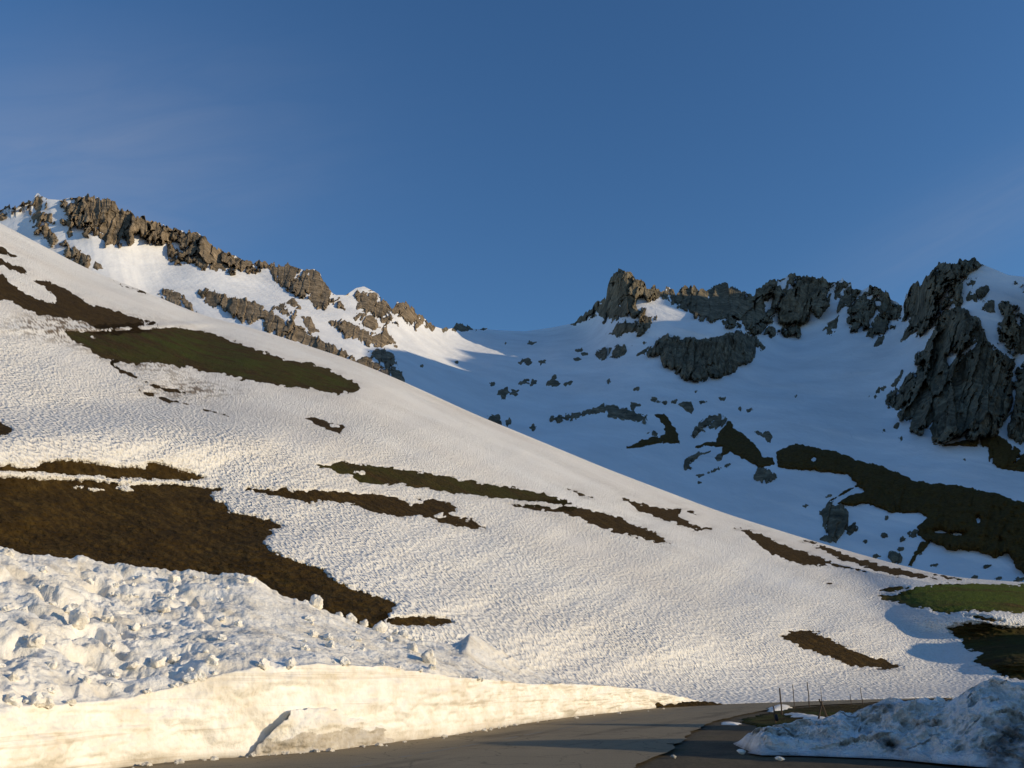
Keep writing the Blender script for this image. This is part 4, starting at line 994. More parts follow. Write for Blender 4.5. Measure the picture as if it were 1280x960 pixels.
snow_sheet('snow_patch', [(960, 885), (972, 881.5), (988, 882.5), (984, 886), (965, 888.5)], .05, .16, 'small white snow patch at the road side behind the first fence post')
snow_sheet('snow_patch', [(982, 891), (1000, 892.5), (1025, 896), (1044, 900), (1040, 904), (1015, 901), (995, 896)], .17, .16, 'long white snow strip on the turf verge in front of the crossed sticks')
snow_sheet('snow_patch', [(903, 902), (915, 901.6), (925, 902.6), (918, 904.6), (904, 904.2)], .03, .07, 'flat white snow patch lying on dark gravel left of the verge')
snow_sheet('snow_patch', [(1195, 867), (1207, 865.6), (1206, 868.6), (1185, 870.4), (1160, 872), (1170, 869.6)], .05, .5, 'bright sunlit snow edge on the far roadside behind the snow pile')

# ------------------------------------------------------------------ roadside snow bank
BASE = [(-400, 1090), (-150, 1010), (0, 983), (100, 967), (164, 958.5), (230, 952), (312, 945.5), (400, 937.8), (480, 929.5), (548, 921.5), (630, 908.5), (702, 897.5), (820, 885), (870, 881.6), (905, 880.4)]
WTOP = [(-400, 905), (-100, 888), (0, 884), (60, 882), (100, 879), (164, 872), (210, 862), (255, 850), (300, 838), (328, 834), (400, 831), (480, 833), (520, 838), (548, 845), (600, 850), (650, 855), (702, 856.5), (760, 858), (800, 861), (820, 864), (850, 871), (880, 878.4), (905, 881)]
CREST = [(-400, 640), (-100, 668), (0, 680), (40, 685), (80, 693), (110, 704), (137, 712), (180, 714), (240, 718), (290, 718), (315, 722), (340, 737), (385, 752), (420, 767), (460, 786), (500, 797), (540, 804), (585, 806), (620, 818), (660, 834), (700, 849), (760, 857), (800, 861), (820, 864), (850, 871), (880, 878.4), (905, 881)]
CRD = [(-400, 11), (0, 12), (300, 13), (420, 12), (500, 10), (590, 9), (650, 7), (700, 5), (800, 2.5), (905, 1.2)]
bank_lookup = {}


def build_bank():
    px1 = np.concatenate([np.arange(-400, -20, 3.0), np.arange(-20, 906, 1.0)])
    nc = len(px1)
    base = sinterp(BASE, px1, 80); wt = sinterp(WTOP, px1, 56); cr = sinterp(CREST, px1, 22)
    wt = wt + (2.2 * fbm(px1 / 38., .2, .1, 3) + .8 * fbm(px1 / 14., .7, .1, 3, .6) + 2.2 * np.minimum(0, fbm(px1 / 40., 5.7, .1, 2))) * sstep(905, 860, px1)
    wt = np.minimum(wt, base - .3); cr = np.minimum(cr, wt - .05)
    cr = cr - 2.2 * np.maximum(0, fbm(px1 / 12., .8, .4, 4)) * sstep(720, 500, px1)
    wt_s = np.minimum(sinterp(WTOP, px1, 110), base - .3); cr_s = np.minimum(sinterp(CREST, px1, 90), wt_s - .05)
    wt_d, cr_d = wt - wt_s, cr - cr_s
    D0 = ground_D(base, .02)
    nw, ntp, nbk = 46, 190, 10
    cols = []; wallA = []; dirtA = []; topm = []
    # wall
    D1 = D0 + interp([(-400, .35), (600, .35), (905, .1)], px1)
    tw = np.linspace(0, 1, nw)
    rows_px, rows_py, rows_D = [], [], []
    for t in tw:
        rows_py.append(base + (wt - base) * t); rows_D.append(D0 + (D1 - D0) * t ** 1.6)
    Dc = D1 + sinterp(CRD, px1, 120)
    tt = np.linspace(0, 1, ntp + 1)[1:]
    for t in tt:
        # inverse depth varies as on a plane, gently domed
        wv = 1 / D1 + (1 / Dc - 1 / D1) * t
        rows_py.append(wt_s + (cr_s - wt_s) * t + wt_d * (1 - t) ** 5 + cr_d * t ** 6); rows_D.append(1 / wv)
    for k in range(1, nbk + 1):
        t = k / nbk
        rows_py.append(cr + 46 * t ** 1.3 * interp([(0, 1.6), (600, 1), (905, .15)], px1)); rows_D.append(Dc + 5.5 * t * interp([(0, 1), (600, 1), (905, .3)], px1))
    py = np.stack(rows_py, 1); D = np.stack(rows_D, 1); px = np.repeat(px1[:, None], py.shape[1], 1)
    V = at(px, py, D)
    nr = py.shape[1]
    iw = np.arange(nr)[None, :]
    wallm = np.repeat(sstep(nw + 5, nw - 4, iw), nc, 0)
    top = sstep(nw + 1, nw + 14, iw) * sstep(nr - 2, nr - nbk - 1, iw) * np.ones((nc, 1))
    # wall relief: strata, scallops
    x, y, z = V[..., 0], V[..., 1], V[..., 2]
    al = x * .39 + y * .92
    w_rel = .045 * fbm(al / .5, z / .3, 6.1, 4, .6) + .08 * np.minimum(0, fbm(al / .9, z / .5, 3.3, 4)) + .10 * fbm(al / 1.6, z / .5, .1, 4) + .05 * ridged(al / 4., z / .16, .3, 3) + .16 * fbm(al / 5., z / 1.6, .7, 3)
    low = sstep(0, .25, iw / nw) * np.ones((nc, 1))
    V = V + (wallm * w_rel * low)[..., None] * np.array([.92, -.39, .1])
    # chunky top on the left, smoother crust to the right
    chunky = (1 - sstep(215, 330, px)) * (.35 + .65 * sstep(690, 740, py)) + .35 * sstep(370, 420, px) * (1 - sstep(520, 560, px)) * sstep(40, 10, py - cr[:, None])
    big = ridged(x / 2.4, y / 2.4, .3, 3, .45)
    blocks = fbm(x / 1.0, y / 1.0, z / 1.0 + 4, 4, .6)
    lump = .24 * (big - .2) + .10 * np.tanh(2.2 * blocks) - .34 * sstep(.18, .5, fbm(x / 1.7, y / 1.7, 21., 3, .5))
    crust = .045 * fbm(x / .9, y / .9, 2., 4, .6) + .026 * fbm(x / .25, y / .25, 3., 3, .6)
    hz = top * (chunky * lump + crust + .22 * fbm(x / 4., y / 4., 1.5, 3) * sstep(720, 500, px))
    mx = px - 588
    hz = hz + top * .55 * np.exp(-np.abs(np.where(mx < 0, mx / 11., mx / 46.)) ** 2 * (1 + .5 * fbm(px / 14., py / 8., 3.3, 3)) - ((py - 812 - .32 * np.maximum(mx, 0)) / 10.) ** 2)
    V[..., 2] += hz
    V[..., 0] += top * chunky * .14 * fbm(x / 1.1, y / 1.1, 7., 3)
    V[..., 1] += top * chunky * .14 * fbm(x / 1.1, y / 1.1, 11., 3)
    dirt = .9 * np.exp(-np.maximum(z, 0) / .10) * wallm * sstep(-.4, .4, fbm(al / 2.5, z / .4, 4., 4) + .25)
    dirt = np.maximum(dirt, .28 * top * sstep(.15, .7, fbm(x / 1.3, y / 1.3, 9., 5, .65)))
    o = mesh_obj('snow_bank', V.reshape(-1, 3), grid_faces(nc, nr), M_BANK, attrs={'wall': wallm.ravel(), 'dirt': dirt.ravel()})
    tag(o, 'high cut snow bank with steep sunlit wall along the road and chunky top', 'snow bank')
    p_, q_, d_ = sight(V.reshape(-1, 3))
    bank_lookup.update(px=p_, py=q_, V=V.reshape(-1, 3))


build_bank()


def on_bank(px, py):
    i = np.argmin((bank_lookup['px'] - px) ** 2 + (bank_lookup['py'] - py) ** 2)
    return bank_lookup['V'][i]


import bmesh


def lump_mesh(name, size, seed, rough=.28, sub=4, blocky=.5, dirt=0.0):
    """an irregular broken lump of hard snow"""
    r = np.random.default_rng(seed)
    bm = bmesh.new(); bmesh.ops.create_icosphere(bm, subdivisions=sub, radius=1.0)
    P = np.array([v.co[:] for v in bm.verts])
    planes = r.normal(size=(9, 3)); planes /= np.linalg.norm(planes, axis=1, keepdims=True)
    for n_, d_ in zip(planes, r.uniform(.55, .9, 9)):
        h = P @ n_
        P = P - np.where(h > d_, (h - d_) * (.55 + blocky * .45), 0)[:, None] * n_
    nn = fbm(P[:, 0] * 1.3 + seed, P[:, 1] * 1.3, P[:, 2] * 1.3, 4, .55)
    P = P * (1 + rough * nn)[:, None]
    P = P * np.array(size)
    faces = np.array([[v.index for v in f.verts] for f in bm.faces])
    bm.free()
    return P, faces


CHUNKS = [  # region, x, y, half-size (zoom px), label
    ('BF', 300, 335, 46, 'big white snow block with a dark hollow on its left, on the bank top'),
    ('BF', 75, 330, 40, 'rounded white snow block near the left frame edge'),
    ('BF', 22, 95, 30, 'grubby snow block on the bank crest at the left frame edge'),
    ('BF', 410, 345, 25, 'small grey snow lump casting a shadow right of the big snow block'),
    ('BF', 625, 305, 26, 'pointed snow lump standing alone on the bank top'),
    ('BF', 600, 505, 32, 'upright white snow lump with a dark hollow at its foot'),
    ('BF', 505, 515, 24, 'low snow lump left of the upright white lump'),
    ('BF', 140, 425, 34, 'broad snow block below the rounded white block'),
    ('BF', 255, 280, 22, 'small snow block on the upper left of the big snow block'),
    ('BF', 330, 575, 18, 'small snow lump near the wall edge in the chunky part'),
    ('BF', 660, 190, 26, 'snow lump by the dark hole on the bank crest'),
    ('BF', 945, 195, 24, 'snow lump on the crest with a small hollow under it'),
    ('BF', 1205, 272, 30, 'pointed white snow block sticking up against the brown grass'),
    ('BF', 1165, 285, 15, 'little snow block leaning on the pointed crest block'),
    ('BF', 50, 560, 26, 'low snow block near the left frame edge above the wall'),
    ('BF', 430, 590, 20, 'small snow lump close above the wall, left of a hollow'),
    ('BF', 690, 440, 18, 'small snow lump right of the pointed lump'),
    ('BF', 200, 520, 24, 'snow lump among hollows in the lower chunky part'),
    ('BG', 70, 150, 24, 'grubby snow block at the left of the crest row'),
    ('BG', 120, 160, 20, 'snow block second in the crest row'),
    ('BG', 178, 165, 19, 'dirty snow block in the middle of the crest row'),
    ('BG', 228, 195, 32, 'tallest white block of the crest row'),
    ('BG', 285, 205, 15, 'small snow block right of the tallest crest block'),
    ('BG', 327, 205, 22, 'round grey snow block at the right end of the crest row'),
    ('BG', 362, 215, 11, 'tiny snow lump right of the crest row'),
    ('BG', 388, 220, 10, 'last tiny snow lump of the crest row'),
    ('BG', 265, 240, 14, 'small snow lump in front of the crest row'),
    ('BG', 352, 272, 24, 'cream snow lump with a dirty hollow on the bank shoulder'),
    ('BG', 412, 308, 34, 'large shaded snow block with a dirty cap near the wall edge'),
    ('BG', 428, 345, 18, 'cream snow lump under the large dirty capped block'),
]


def build_chunks():
    for i, (r, x, y, hs, lab) in enumerate(CHUNKS):
        (px, py), = tr(r, [(x, y)])
        p = on_bank(px, py + hs / REG[r][2] * .55)
        _, _, D = sight(p)
        R = float(hs / REG[r][2] * D / F) * .88
        rr = random.Random(100 + i)
        P, Fc = lump_mesh('snow_chunk', (R * rr.uniform(.95, 1.2), R * rr.uniform(.9, 1.2), R * rr.uniform(.9, 1.15)), 20 + i)
        a = rr.uniform(0, 6.28); c, s = math.cos(a), math.sin(a)
        P = P @ np.array([[c, -s, 0], [s, c, 0], [0, 0, 1]]).T
        dirty = .75 if 'dirty' in lab or 'grubby' in lab else .05
        dz = np.clip(dirty * sstep(-.3, .5, P[:, 2] / R) * sstep(-.2, .4, fbm(P[:, 0] / R * 1.5, P[:, 1] / R * 1.5, P[:, 2] / R, 3)), 0, 1) * .5
        o = mesh_obj('snow_chunk', P, Fc, M_BANK, attrs={'wall': np.zeros(len(P)), 'dirt': dz})
        o.location = p + np.array([0, 0, R * .35])
        tag(o, lab, 'snow chunk', 'snow chunks on the bank top')


build_chunks()


def build_loose():
    rr = random.Random(9)
    mes = {}
    for i in range(130):
        if rr.random() < .68: px, py = rr.uniform(-5, 300), rr.uniform(700, 868)
        else: px, py = rr.uniform(380, 560), rr.uniform(760, 815)
        if py < interp(CREST, px) + 4 or py > interp(WTOP, px) - 3: continue
        p = on_bank(px, py); _, _, D = sight(p)
        if i % 4 == 0: px = rr.uniform(0, 640); py = float(interp(WTOP, px)) - rr.uniform(0, 4); p = on_bank(px, py); _, _, D = sight(p)
        R_ = rr.choice((.05, .07, .09, .12, .16))
        k = (R_, rr.randrange(2))
        if k not in mes:
            P, Fc = lump_mesh('snow_lump', (R_, R_, R_ * .85), 300 + len(mes), sub=3, blocky=.9, rough=.35)
            o = mesh_obj('snow_lump', P, Fc, M_BANK, attrs={'wall': np.zeros(len(P)), 'dirt': np.full(len(P), .0)}, smooth=False); mes[k] = o.data
        else:
            o = bpy.data.objects.new('snow_lump', mes[k]); COL.objects.link(o)
        o.location = p + np.array([0, 0, R_ * .3]); o.rotation_euler = (rr.uniform(-.4, .4), rr.uniform(-.4, .4), rr.uniform(0, 6.3))
        tag(o, 'small loose snow lump lying on the roadside snow bank', 'snow lump', 'loose snow lumps on the bank')


def build_crumbs():
    rr = random.Random(19)
    mes = {}
    for i in range(46):
        px = rr.uniform(150, 860); py = float(interp(BASE, px)) + abs(rr.gauss(0, 1.3)) + .5
        g = gpt(px, py, .035); R_ = rr.choice((.025, .03, .04, .05, .07, .1))
        if R_ not in mes:
            P, Fc = lump_mesh('snow_crumb', (R_, R_, R_ * .7), 411 + len(mes), sub=3, blocky=.9, rough=.35)
            o = mesh_obj('snow_crumb', P, Fc, M_BANK, attrs={'wall': np.zeros(len(P)), 'dirt': np.full(len(P), .3)}, smooth=False); mes[R_] = o.data
        else:
            o = bpy.data.objects.new('snow_crumb', mes[R_]); COL.objects.link(o)
        o.location = g + np.array([0, 0, R_ * .3]); o.rotation_euler = (0, 0, rr.uniform(0, 6.3))
        tag(o, 'grubby snow crumb on the asphalt at the foot of the snow wall', 'snow crumb', 'snow crumbs along the foot of the wall')


build_loose()
build_crumbs()


def build_slab():
    top = tr('BF', [(930, 895), (975, 850), (1040, 775), (1115, 692), (1180, 690), (1260, 684)]) + tr('BG', [(0, 500), (60, 517), (130, 547), (200, 552), (240, 565), (265, 600), (285, 620)])
    P = np.array(top)
    px1 = np.linspace(P[0, 0], P[-1, 0], 220)
    t_ = np.interp(px1, P[:, 0], P[:, 1]) + 1.0 * fbm(px1 / 9., .3, .2, 4) + 3.0 * fbm(px1 / 26., 1.3, .2, 3)
    t_ = t_ + 2.6 * fbm(px1 / 8., 4.3, .2, 3)
    us = np.linspace(0, 1, 220); bulge = np.clip(np.sin(math.pi * us ** .8), 0, 1) ** .55
    b_ = sinterp(BASE, px1, 80) - .4 + 1.9 * bulge
    t_ = np.minimum(t_, b_ - .4)
    D0 = ground_D(b_, .03)
    bw = sinterp(BASE, px1, 80); tw_ = sinterp(WTOP, px1, 56)
    Dw = ground_D(bw, .02) + .35 * np.clip((bw - t_) / (bw - tw_), 0, 1) ** 1.6
    n = 60; Vs = []; dirt = []
    prof = np.linspace(0, 1, n)
    for t in prof:
        if t < .62:
            q = t / .62; py = b_ + (t_ - b_) * q; D = D0 + (Dw - .05 - .26 * bulge - D0) * q ** 1.5
        else:
            q = (t - .62) / .38; py = t_ + (3 + 3 * q) * q; D = Dw - .05 - .26 * bulge + 1.0 * q
        Vs.append(at(px1, py, D)); dirt.append(np.full(220, 0.))
    V = np.stack(Vs, 1)
    x, y, z = V[..., 0], V[..., 1], V[..., 2]
    rel = .12 * fbm(x / .8, z / .6, .5, 4) + .06 * fbm(x / .25, z / .25, 1.5, 3)
    V[..., 0] += rel * .7; V[..., 1] -= rel * .7
    al = x * .39 + y * .92
    lim = .42 + .22 * fbm(al / 1.2, .1, .9, 3)
    d = np.where(z < lim, .62, .10) * sstep(1.0, .0, (z - lim) / .5)
    o = mesh_obj('snow_slab', V.reshape(-1, 3), grid_faces(220, n), M_BANK, attrs={'wall': np.full(V.shape[:2], .4).ravel(), 'dirt': np.clip(d, 0, 1).ravel()})
    tag(o, 'fallen cream snow slab with a dirty base leaning on the bank wall', 'snow slab')


build_slab()


def small_lump(name, px, py, size, seed, mat, label, cat, group=None, attrs=True, sub=3):
    p = gpt(px, py)
    P, Fc = lump_mesh(name, size, seed, sub=sub)
    o = mesh_obj(name, P, Fc, mat, attrs={'wall': np.zeros(len(P)), 'dirt': np.zeros(len(P)), 'green': np.full(len(P), .4)})
    o.location = (p[0], p[1], size[2] * .45)
    tag(o, label, cat, group)
    return o


small_lump('turf_clod', 815, 885.5, (.6, .4, .26), 5, M_TURF, 'dark turf clod at the foot of the far end of the snow bank', 'turf clod')
small_lump('snow_chunk', 927, 941, (.12, .11, .06), 61, M_BANK, 'tiny snow crumb on shaded gravel left of the snow pile', 'snow chunk', 'snow crumbs in front of the pile')
small_lump('snow_chunk', 943, 929, (.30, .22, .15), 62, M_BANK, 'low snow lump against the left tip of the snow pile', 'snow chunk', 'snow crumbs in front of the pile')
small_lump('snow_chunk', 975, 949.5, (.1, .09, .045), 63, M_BANK, 'tiny snow crumb on gravel below the left part of the snow pile', 'snow chunk', 'snow crumbs in front of the pile')
small_lump('stone', 842, 947, (.06, .055, .045), 64, mat_plain('pale_stone', (.4, .38, .34)), 'small pale stone at the ragged edge of the asphalt', 'stone')


def build_edge_turf():
    # grass rim along the far foot of the bank
    c = np.array([gpt(x, y)[:2] for x, y in ((826, 885.6), (845, 884.2), (865, 883), (885, 882.2), (903, 881.4))])
    tt = np.linspace(0, len(c) - 1, 160)
    x = np.interp(tt, np.arange(len(c)), c[:, 0]); y = np.interp(tt, np.arange(len(c)), c[:, 1])
    ks = np.linspace(-1, 1, 14)
    nx, ny = .82, -.57
    env = np.sin(np.linspace(0, math.pi, 160)) ** .5
    W = .55 * env
    X = x[:, None] + ks[None, :] * nx * W[:, None]; Y = y[:, None] + ks[None, :] * ny * W[:, None]
    Z = .03 + (.24 * (1 - ks[None, :] ** 2)) * env[:, None] * (1 + .7 * fbm(X / .8, Y / .8, .3, 4)) - .06 * np.abs(ks)[None, :]
    o = mesh_obj('grass', np.stack([X, Y, Z], -1).reshape(-1, 3), grid_faces(160, 14), M_TURF, attrs={'green': np.full(X.size, .4)})
    tag(o, 'thin strip of dry grass at the foot of the far bank end', 'grass', kind='stuff')


build_edge_turf()

# ------------------------------------------------------------------ ploughed snow pile on the right
PTOP = tr('K', [(395, 412), (415, 385), (440, 352), (462, 332), (510, 325), (560, 313), (600, 310), (640, 308), (672, 290), (700, 282), (740, 297), (755, 277), (790, 262), (830, 240), (860, 236), (900, 246), (960, 238), (1010, 250), (1060, 243), (1100, 215), (1150, 180), (1172, 172), (1192, 170), (1215, 188), (1240, 195), (1280, 186)]) + [(1320, 844), (1360, 826), (1400, 792), (1470, 745), (1560, 715), (1700, 700), (1850, 705), (1950, 750), (2050, 900)]  # past the frame edge the unseen crest is raised to shade pile and road
PBASE = [(930, 940.5), (952, 944), (1000, 944.5), (1053, 946.5), (1116, 949), (1170, 954), (1221, 958.5), (1280, 962), (1400, 968), (1700, 985), (2050, 990)]


def build_pile():
    px1 = np.concatenate([np.arange(934, 1330, .8), np.arange(1330, 2050, 4.)])
    nc = len(px1)
    tp = interp(PTOP, px1); bs = interp(PBASE, px1)
    tp = tp - 2.5 * fbm(px1 / 10., .3, .6, 4) * sstep(934, 960, px1)
    tp = np.minimum(tp, bs - .3)
    D0 = ground_D(bs, .0)
    Dcr = D0 + sinterp([(934, 1.0), (1000, 2.2), (1280, 3.0), (1420, 4.5), (1700, 7.5), (2050, 9)], px1, 60)
    nf, nb = 150, 40
    R = []
    for t in np.linspace(0, 1, nf):
        wv = D0 + (Dcr - D0) * t ** .9
        R.append(at(px1, bs + (tp - bs) * (t ** .85), wv))
    crest = R[-1]
    for t in np.linspace(0, 1, nb + 1)[1:]:
        q = crest.copy(); q[:, 1] += 3.8 * t; q[:, 0] += .5 * t * q[:, 0] / q[:, 1]
        q[:, 2] = crest[:, 2] * (1 - t ** 1.3) - .12 * t
        R.append(q)
    V = np.stack(R, 1)
    x, y, z = V[..., 0].copy(), V[..., 1].copy(), V[..., 2].copy()
    px, py, D = sight(V)
    am = sstep(.0, .35, z) 
    rel = .30 * (ridged(x / 1.3, y / 1.3, z / 1.1, 4, .55) - .2) + .20 * np.tanh(2 * fbm(x / .7, y / .7, z / .6 + 3, 4, .6)) + .22 * facets((x + .3 * z) / .75 + .25 * fbm(x, y, z, 2), (z * 1.3 + .4 * y) / .6, 4, 1.0)[0] + .05 * fbm(x / .15, y / .15, z / .15, 2)
    j = np.arange(V.shape[1])[None, :]
    nearcrest = 1 - .65 * np.exp(-((j - nf) / 14.) ** 2)
    V[..., 0] += -.25 * rel * am; V[..., 1] += -.85 * rel * am; V[..., 2] += .35 * rel * am * nearcrest
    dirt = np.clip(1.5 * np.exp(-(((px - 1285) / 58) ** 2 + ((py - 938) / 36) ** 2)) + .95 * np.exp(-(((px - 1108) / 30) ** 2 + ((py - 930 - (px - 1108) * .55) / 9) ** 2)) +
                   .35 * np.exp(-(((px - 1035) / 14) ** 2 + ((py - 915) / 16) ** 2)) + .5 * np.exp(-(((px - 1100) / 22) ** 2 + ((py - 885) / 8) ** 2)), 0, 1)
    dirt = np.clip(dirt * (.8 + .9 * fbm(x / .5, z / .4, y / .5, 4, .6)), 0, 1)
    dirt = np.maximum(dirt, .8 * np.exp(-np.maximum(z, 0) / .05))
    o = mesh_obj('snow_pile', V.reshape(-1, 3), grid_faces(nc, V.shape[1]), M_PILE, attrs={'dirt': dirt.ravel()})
    tag(o, 'big dirty ploughed snow pile in shade beside the road', 'snow pile')


build_pile()


def build_shade_pile():  # unseen pile added to throw a second shadow streak across the road
    X, Y = np.meshgrid(np.linspace(19, 36, 80), np.linspace(24, 36, 60), indexing='ij')
    Z = -.4 + 5.2 * np.exp(-(np.abs((X - 27.5) / 5.5) ** 3 + np.abs((Y - 29.6) / 2.6) ** 2.4)) * (1 + .22 * fbm(X / 1.6, Y / 1.6, .3, 4)) + .3 * fbm(X / .8, Y / .8, .3, 3)
    o = mesh_obj('snow_pile', np.stack([X, Y, Z], -1).reshape(-1, 3), grid_faces(80, 60)[:, ::-1], M_PILE, attrs={'dirt': np.full(X.size, .1)})
    tag(o, 'unseen second snow pile added right of the frame to shade the road', 'snow pile')


build_shade_pile()


def build_pile_chunks():
    for i, (x, y, hs, lab) in enumerate(((1062, 897, 7, 'sunlit yellowish snow chunk on the pile near the crossed sticks'),
                                         (1171, 880, 10, 'angular snow slab tilted on the crest of the snow pile'),
                                         (1116, 877, 6, 'small lit snow chunk on the left crest of the snow pile'))):
        D = float(ground_D(945.)) + 3.0
        p = at(x, y, D); R = hs * D / F
        P, Fc = lump_mesh('snow_chunk', (R * 1.2, R, R * .95), 200 + i, blocky=.9)
        o = mesh_obj('snow_chunk', P, Fc, M_BANK, attrs={'wall': np.zeros(len(P)), 'dirt': np.zeros(len(P))})
        o.location = p
        tag(o, lab, 'snow chunk', 'snow chunks on the dark pile')


build_pile_chunks()

# ------------------------------------------------------------------ fence posts, sticks, marker
def tube(P0, P1, r0, r1, n=9, rings=14, wob=.012, seed=1):
    P0, P1 = np.array(P0, float), np.array(P1, float)
    ax = P1 - P0; L = np.linalg.norm(ax); ax /= L
    a = np.cross(ax, [0.3, 1, .1]); a /= np.linalg.norm(a); b = np.cross(ax, a)
    V = []
    for i in range(rings):
        t = i / (rings - 1)
        c = P0 + (P1 - P0) * t + a * wob * float(perlin(t * 3 + seed, seed * 1.7)) * 2 + b * wob * float(perlin(t * 3 + seed, seed * 2.9)) * 2
        r = r0 + (r1 - r0) * t
        for k in range(n):
            th = 2 * math.pi * k / n
            rr = r * (1 + .16 * float(perlin(k * .8 + seed, t * 4)))
            V.append(c + rr * (a * math.cos(th) + b * math.sin(th)))
    Fc = []
    for i in range(rings - 1):
        for k in range(n):
            Fc.append((i * n + k, i * n + (k + 1) % n, (i + 1) * n + (k + 1) % n, (i + 1) * n + k))
    V.append(P0); V.append(P1); c0, c1 = len(V) - 2, len(V) - 1
    for k in range(n):
        Fc.append((c0, (k + 1) % n, k, k)); Fc.append((c1, (rings - 1) * n + k, (rings - 1) * n + (k + 1) % n, (rings - 1) * n + (k + 1) % n))
    Q = [f if len(set(f)) == 4 else f for f in Fc]
    return np.array(V), np.array(Q)


def tube_obj(name, P0, P1, r0, r1, mat, parent=None, seed=1, wob=.012):
    V, Q = tube(P0, P1, r0, r1, seed=seed, wob=wob)
    bm = bmesh.new()
    vs = [bm.verts.new(v) for v in V]
    for q in Q:
        u = list(dict.fromkeys(q.tolist()))
        try: bm.faces.new([vs[i] for i in u])
        except ValueError: pass
    bm.normal_update()
    me = bpy.data.meshes.new(name); bm.to_mesh(me); bm.free()
    for p in me.polygons: p.use_smooth = True
    me.materials.append(mat)
    o = bpy.data.objects.new(name, me); COL.objects.link(o)
    if parent: o.parent = parent
    return o


POSTS = [  # px base, py base, py top, D-shift, label
    (977.5, 892, 863.5, .036, 'nearest thick wooden fence post, standing by the roadside snow patch'),
    (993, 883.5, 858.5, .024, 'thin pale fence post second from the road'),
    (1011.8, 881.5, 855.5, .032, 'tall dark fence post left of the crossed sticks'),
    (1078.5, 880.5, 861.5, .024, 'slim fence post farthest right before the snow pile'),
    (1064.5, 881, 869, .02, 'short grey fence stake left of the farthest post'),
]
for i, (x, yb, yt, r, lab) in enumerate(POSTS):
    g = gpt(x, yb, .18); _, _, D = sight(g)
    h = (yb - yt) / F * D * 1.06
    o = tube_obj('fence_post', (0, 0, -.25), (random.uniform(-.03, .03), random.uniform(-.04, .04), h), r, r * .82, M_WOOD, seed=i + 2)
    o.location = g
    tag(o, lab, 'fence post', 'fence posts on the turf verge')

e = bpy.data.objects.new('trestle', None); COL.objects.link(e)
g = gpt(1029, 902.5, .12); e.location = g
tag(e, 'two crossed wooden sticks standing like a trestle behind the snow pile', 'trestle')
_, _, D = sight(g); s = D / F
tube_obj('leg', (-7 * s, .05, -.1), (1.2 * s, -.02, 24 * s), .035, .03, M_WOOD, e, 31)
tube_obj('leg', (10 * s, .15, -.1), (-1.2 * s, .05, 27 * s), .035, .03, M_WOOD, e, 32)
tube_obj('brace', (0.2 * s, -.05, 19 * s), (2.2 * s, .1, 40 * s), .014, .008, M_WOOD, e, 33)

e = bpy.data.objects.new('marker_post', None); COL.objects.link(e)
g = gpt(970, 902.5, .1); e.location = g
tag(e, 'short marker stake with a dark hanging bag on the green verge tip', 'marker post')
_, _, D = sight(g); s = D / F
tube_obj('stake', (-.02, 0, -.1), (-.05, 0, 19 * s), .03, .026, M_WOOD, e, 41)
P, Fc = lump_mesh('bag', (2.6 * s, 2.2 * s, 5.2 * s), 77, rough=.18, sub=3, blocky=.2)
P[:, 0] *= 1 - .35 * np.clip(P[:, 2] / (5.2 * s), -1, 1)
b = mesh_obj('bag', P, Fc, mat_plain('dark_plastic', (.03, .032, .045), .55), e)
b.location = (.0, -.06, 5.5 * s)


# unseen mound added outside the right frame edge to shadow the foot of the slope
def build_shade_mound():
    X, Y = np.meshgrid(np.linspace(80, 118, 80), np.linspace(96, 158, 80), indexing='ij')
    Z = -4 + 19.1 * np.exp(-(((X - 97) / 7) ** 2 + (np.abs(Y - 118) / 14) ** 4)) + .5 * fbm(X / 6, Y / 6, .3, 4)
    o = mesh_obj('hill', np.stack([X, Y, Z], -1).reshape(-1, 3), grid_faces(70, 70)[:, ::-1], M_TURF_D, attrs={'green': np.full(X.size, .5)})
    tag(o, 'unseen grassy hump added beyond the right frame edge to shade the slope foot', 'hill', kind='structure')


build_shade_mound()

# ------------------------------------------------------------------ light, sky, camera
SUN_AZ, SUN_EL = math.radians(103), math.radians(12)     # clockwise from the view direction (+Y)
sd = np.array([math.sin(SUN_AZ) * math.cos(SUN_EL), math.cos(SUN_AZ) * math.cos(SUN_EL), math.sin(SUN_EL)])
L = bpy.data.lights.new('sun', 'SUN'); L.energy = 3.8; L.angle = math.radians(.5); L.color = (1.0, .82, .55)
lo = bpy.data.objects.new('sun', L); COL.objects.link(lo)
from mathutils import Vector
lo.rotation_euler = Vector(sd).to_track_quat('Z', 'Y').to_euler()

w = bpy.data.worlds.new('World'); scene.world = w; w.use_nodes = True
nt = w.node_tree; bg = nt.nodes['Background']
sky = nt.nodes.new('ShaderNodeTexSky'); sky.sky_type = 'NISHITA'; sky.sun_disc = False
sky.sun_elevation = SUN_EL; sky.sun_rotation = SUN_AZ
sky.altitude = 2000; sky.air_density = 1.35; sky.dust_density = 0.2; sky.ozone_density = 3.5
bg.inputs['Strength'].default_value = 0.15
hs = nt.nodes.new('ShaderNodeHueSaturation'); hs.inputs['Saturation'].default_value = 1.13; hs.inputs['Hue'].default_value = 0.506
nt.links.new(sky.outputs['Color'], hs.inputs['Color'])


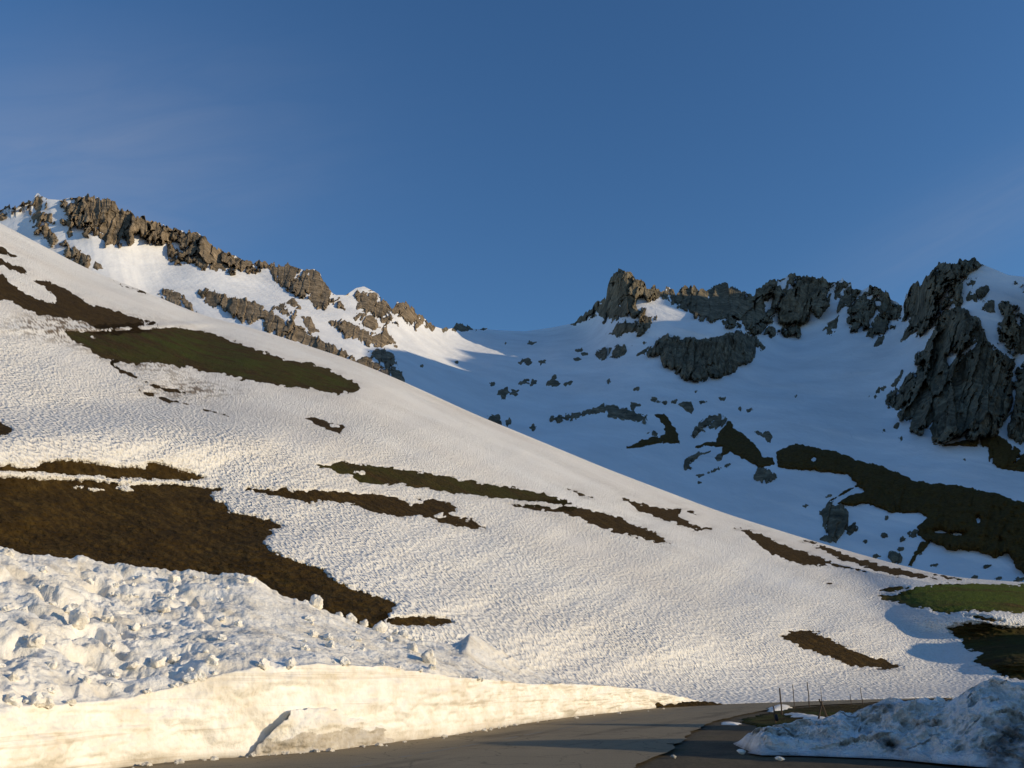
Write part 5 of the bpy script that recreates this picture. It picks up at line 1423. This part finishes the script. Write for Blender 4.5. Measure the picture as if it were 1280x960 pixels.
def cirrus(prev, px, py, rx, ry, tilt, amount, seed):
    """a faint veil of thin cloud round one direction of the sky"""
    d = at(px, py, 1.0) - np.array([0, 0, EYE]); d = d / np.linalg.norm(d)
    r_ = np.cross(d, [0, 0, 1]); r_ /= np.linalg.norm(r_); u_ = np.cross(r_, d)
    e1 = math.cos(tilt) * r_ + math.sin(tilt) * u_; e2 = -math.sin(tilt) * r_ + math.cos(tilt) * u_
    tc = N(nt, 'ShaderNodeTexCoord')
    def dot(v):
        n = N(nt, 'ShaderNodeVectorMath', operation='DOT_PRODUCT'); n.inputs[1].default_value = v
        nt.links.new(tc.outputs['Generated'], n.inputs[0]); return n.outputs['Value']
    a1 = math_n(nt, 'DIVIDE', dot(e1), rx); a2 = math_n(nt, 'DIVIDE', dot(e2), ry)
    rr = math_n(nt, 'ADD', math_n(nt, 'MULTIPLY', a1, a1), math_n(nt, 'MULTIPLY', a2, a2))
    g = math_n(nt, 'POWER', 2.718, math_n(nt, 'MULTIPLY', rr, -1.0))
    g = math_n(nt, 'MULTIPLY', g, math_n(nt, 'GREATER_THAN', dot(tuple(d)), 0.0))
    cx = N(nt, 'ShaderNodeCombineXYZ'); nt.links.new(a1, cx.inputs[0]); nt.links.new(math_n(nt, 'MULTIPLY', a2, 2.2), cx.inputs[1]); cx.inputs[2].default_value = seed
    nz = noise(nt, cx.outputs[0], 1.6, 5, .55, .6)
    f = math_n(nt, 'MULTIPLY', math_n(nt, 'MULTIPLY', g, ramp(nt, nz, [(.2, (.40, .40, .40)), (.8, (1, 1, 1))])), amount)
    return mix(nt, f, prev, (2.6, 2.7, 3.1))


c_ = cirrus(hs.outputs['Color'], 70, 225, .21, .105, .42, .31, 1.0)
c_ = cirrus(c_, 1230, 268, .16, .04, .30, .13, 5.0)
nt.links.new(c_, bg.inputs['Color'])

cam = bpy.data.cameras.new('camera'); co = bpy.data.objects.new('camera', cam); COL.objects.link(co)
co.location = (0, 0, EYE); co.rotation_euler = (math.pi / 2 + PITCH, 0, 0)
cam.sensor_width = 36; cam.lens = 36 * F / 1280; cam.clip_end = 20000; cam.clip_start = .1
scene.camera = co
scene.view_settings.view_transform = 'Standard'; scene.view_settings.look = 'None'
scene.view_settings.gamma = 1; scene.view_settings.exposure = 0
scene.cycles.max_bounces = 4; scene.cycles.diffuse_bounces = 3
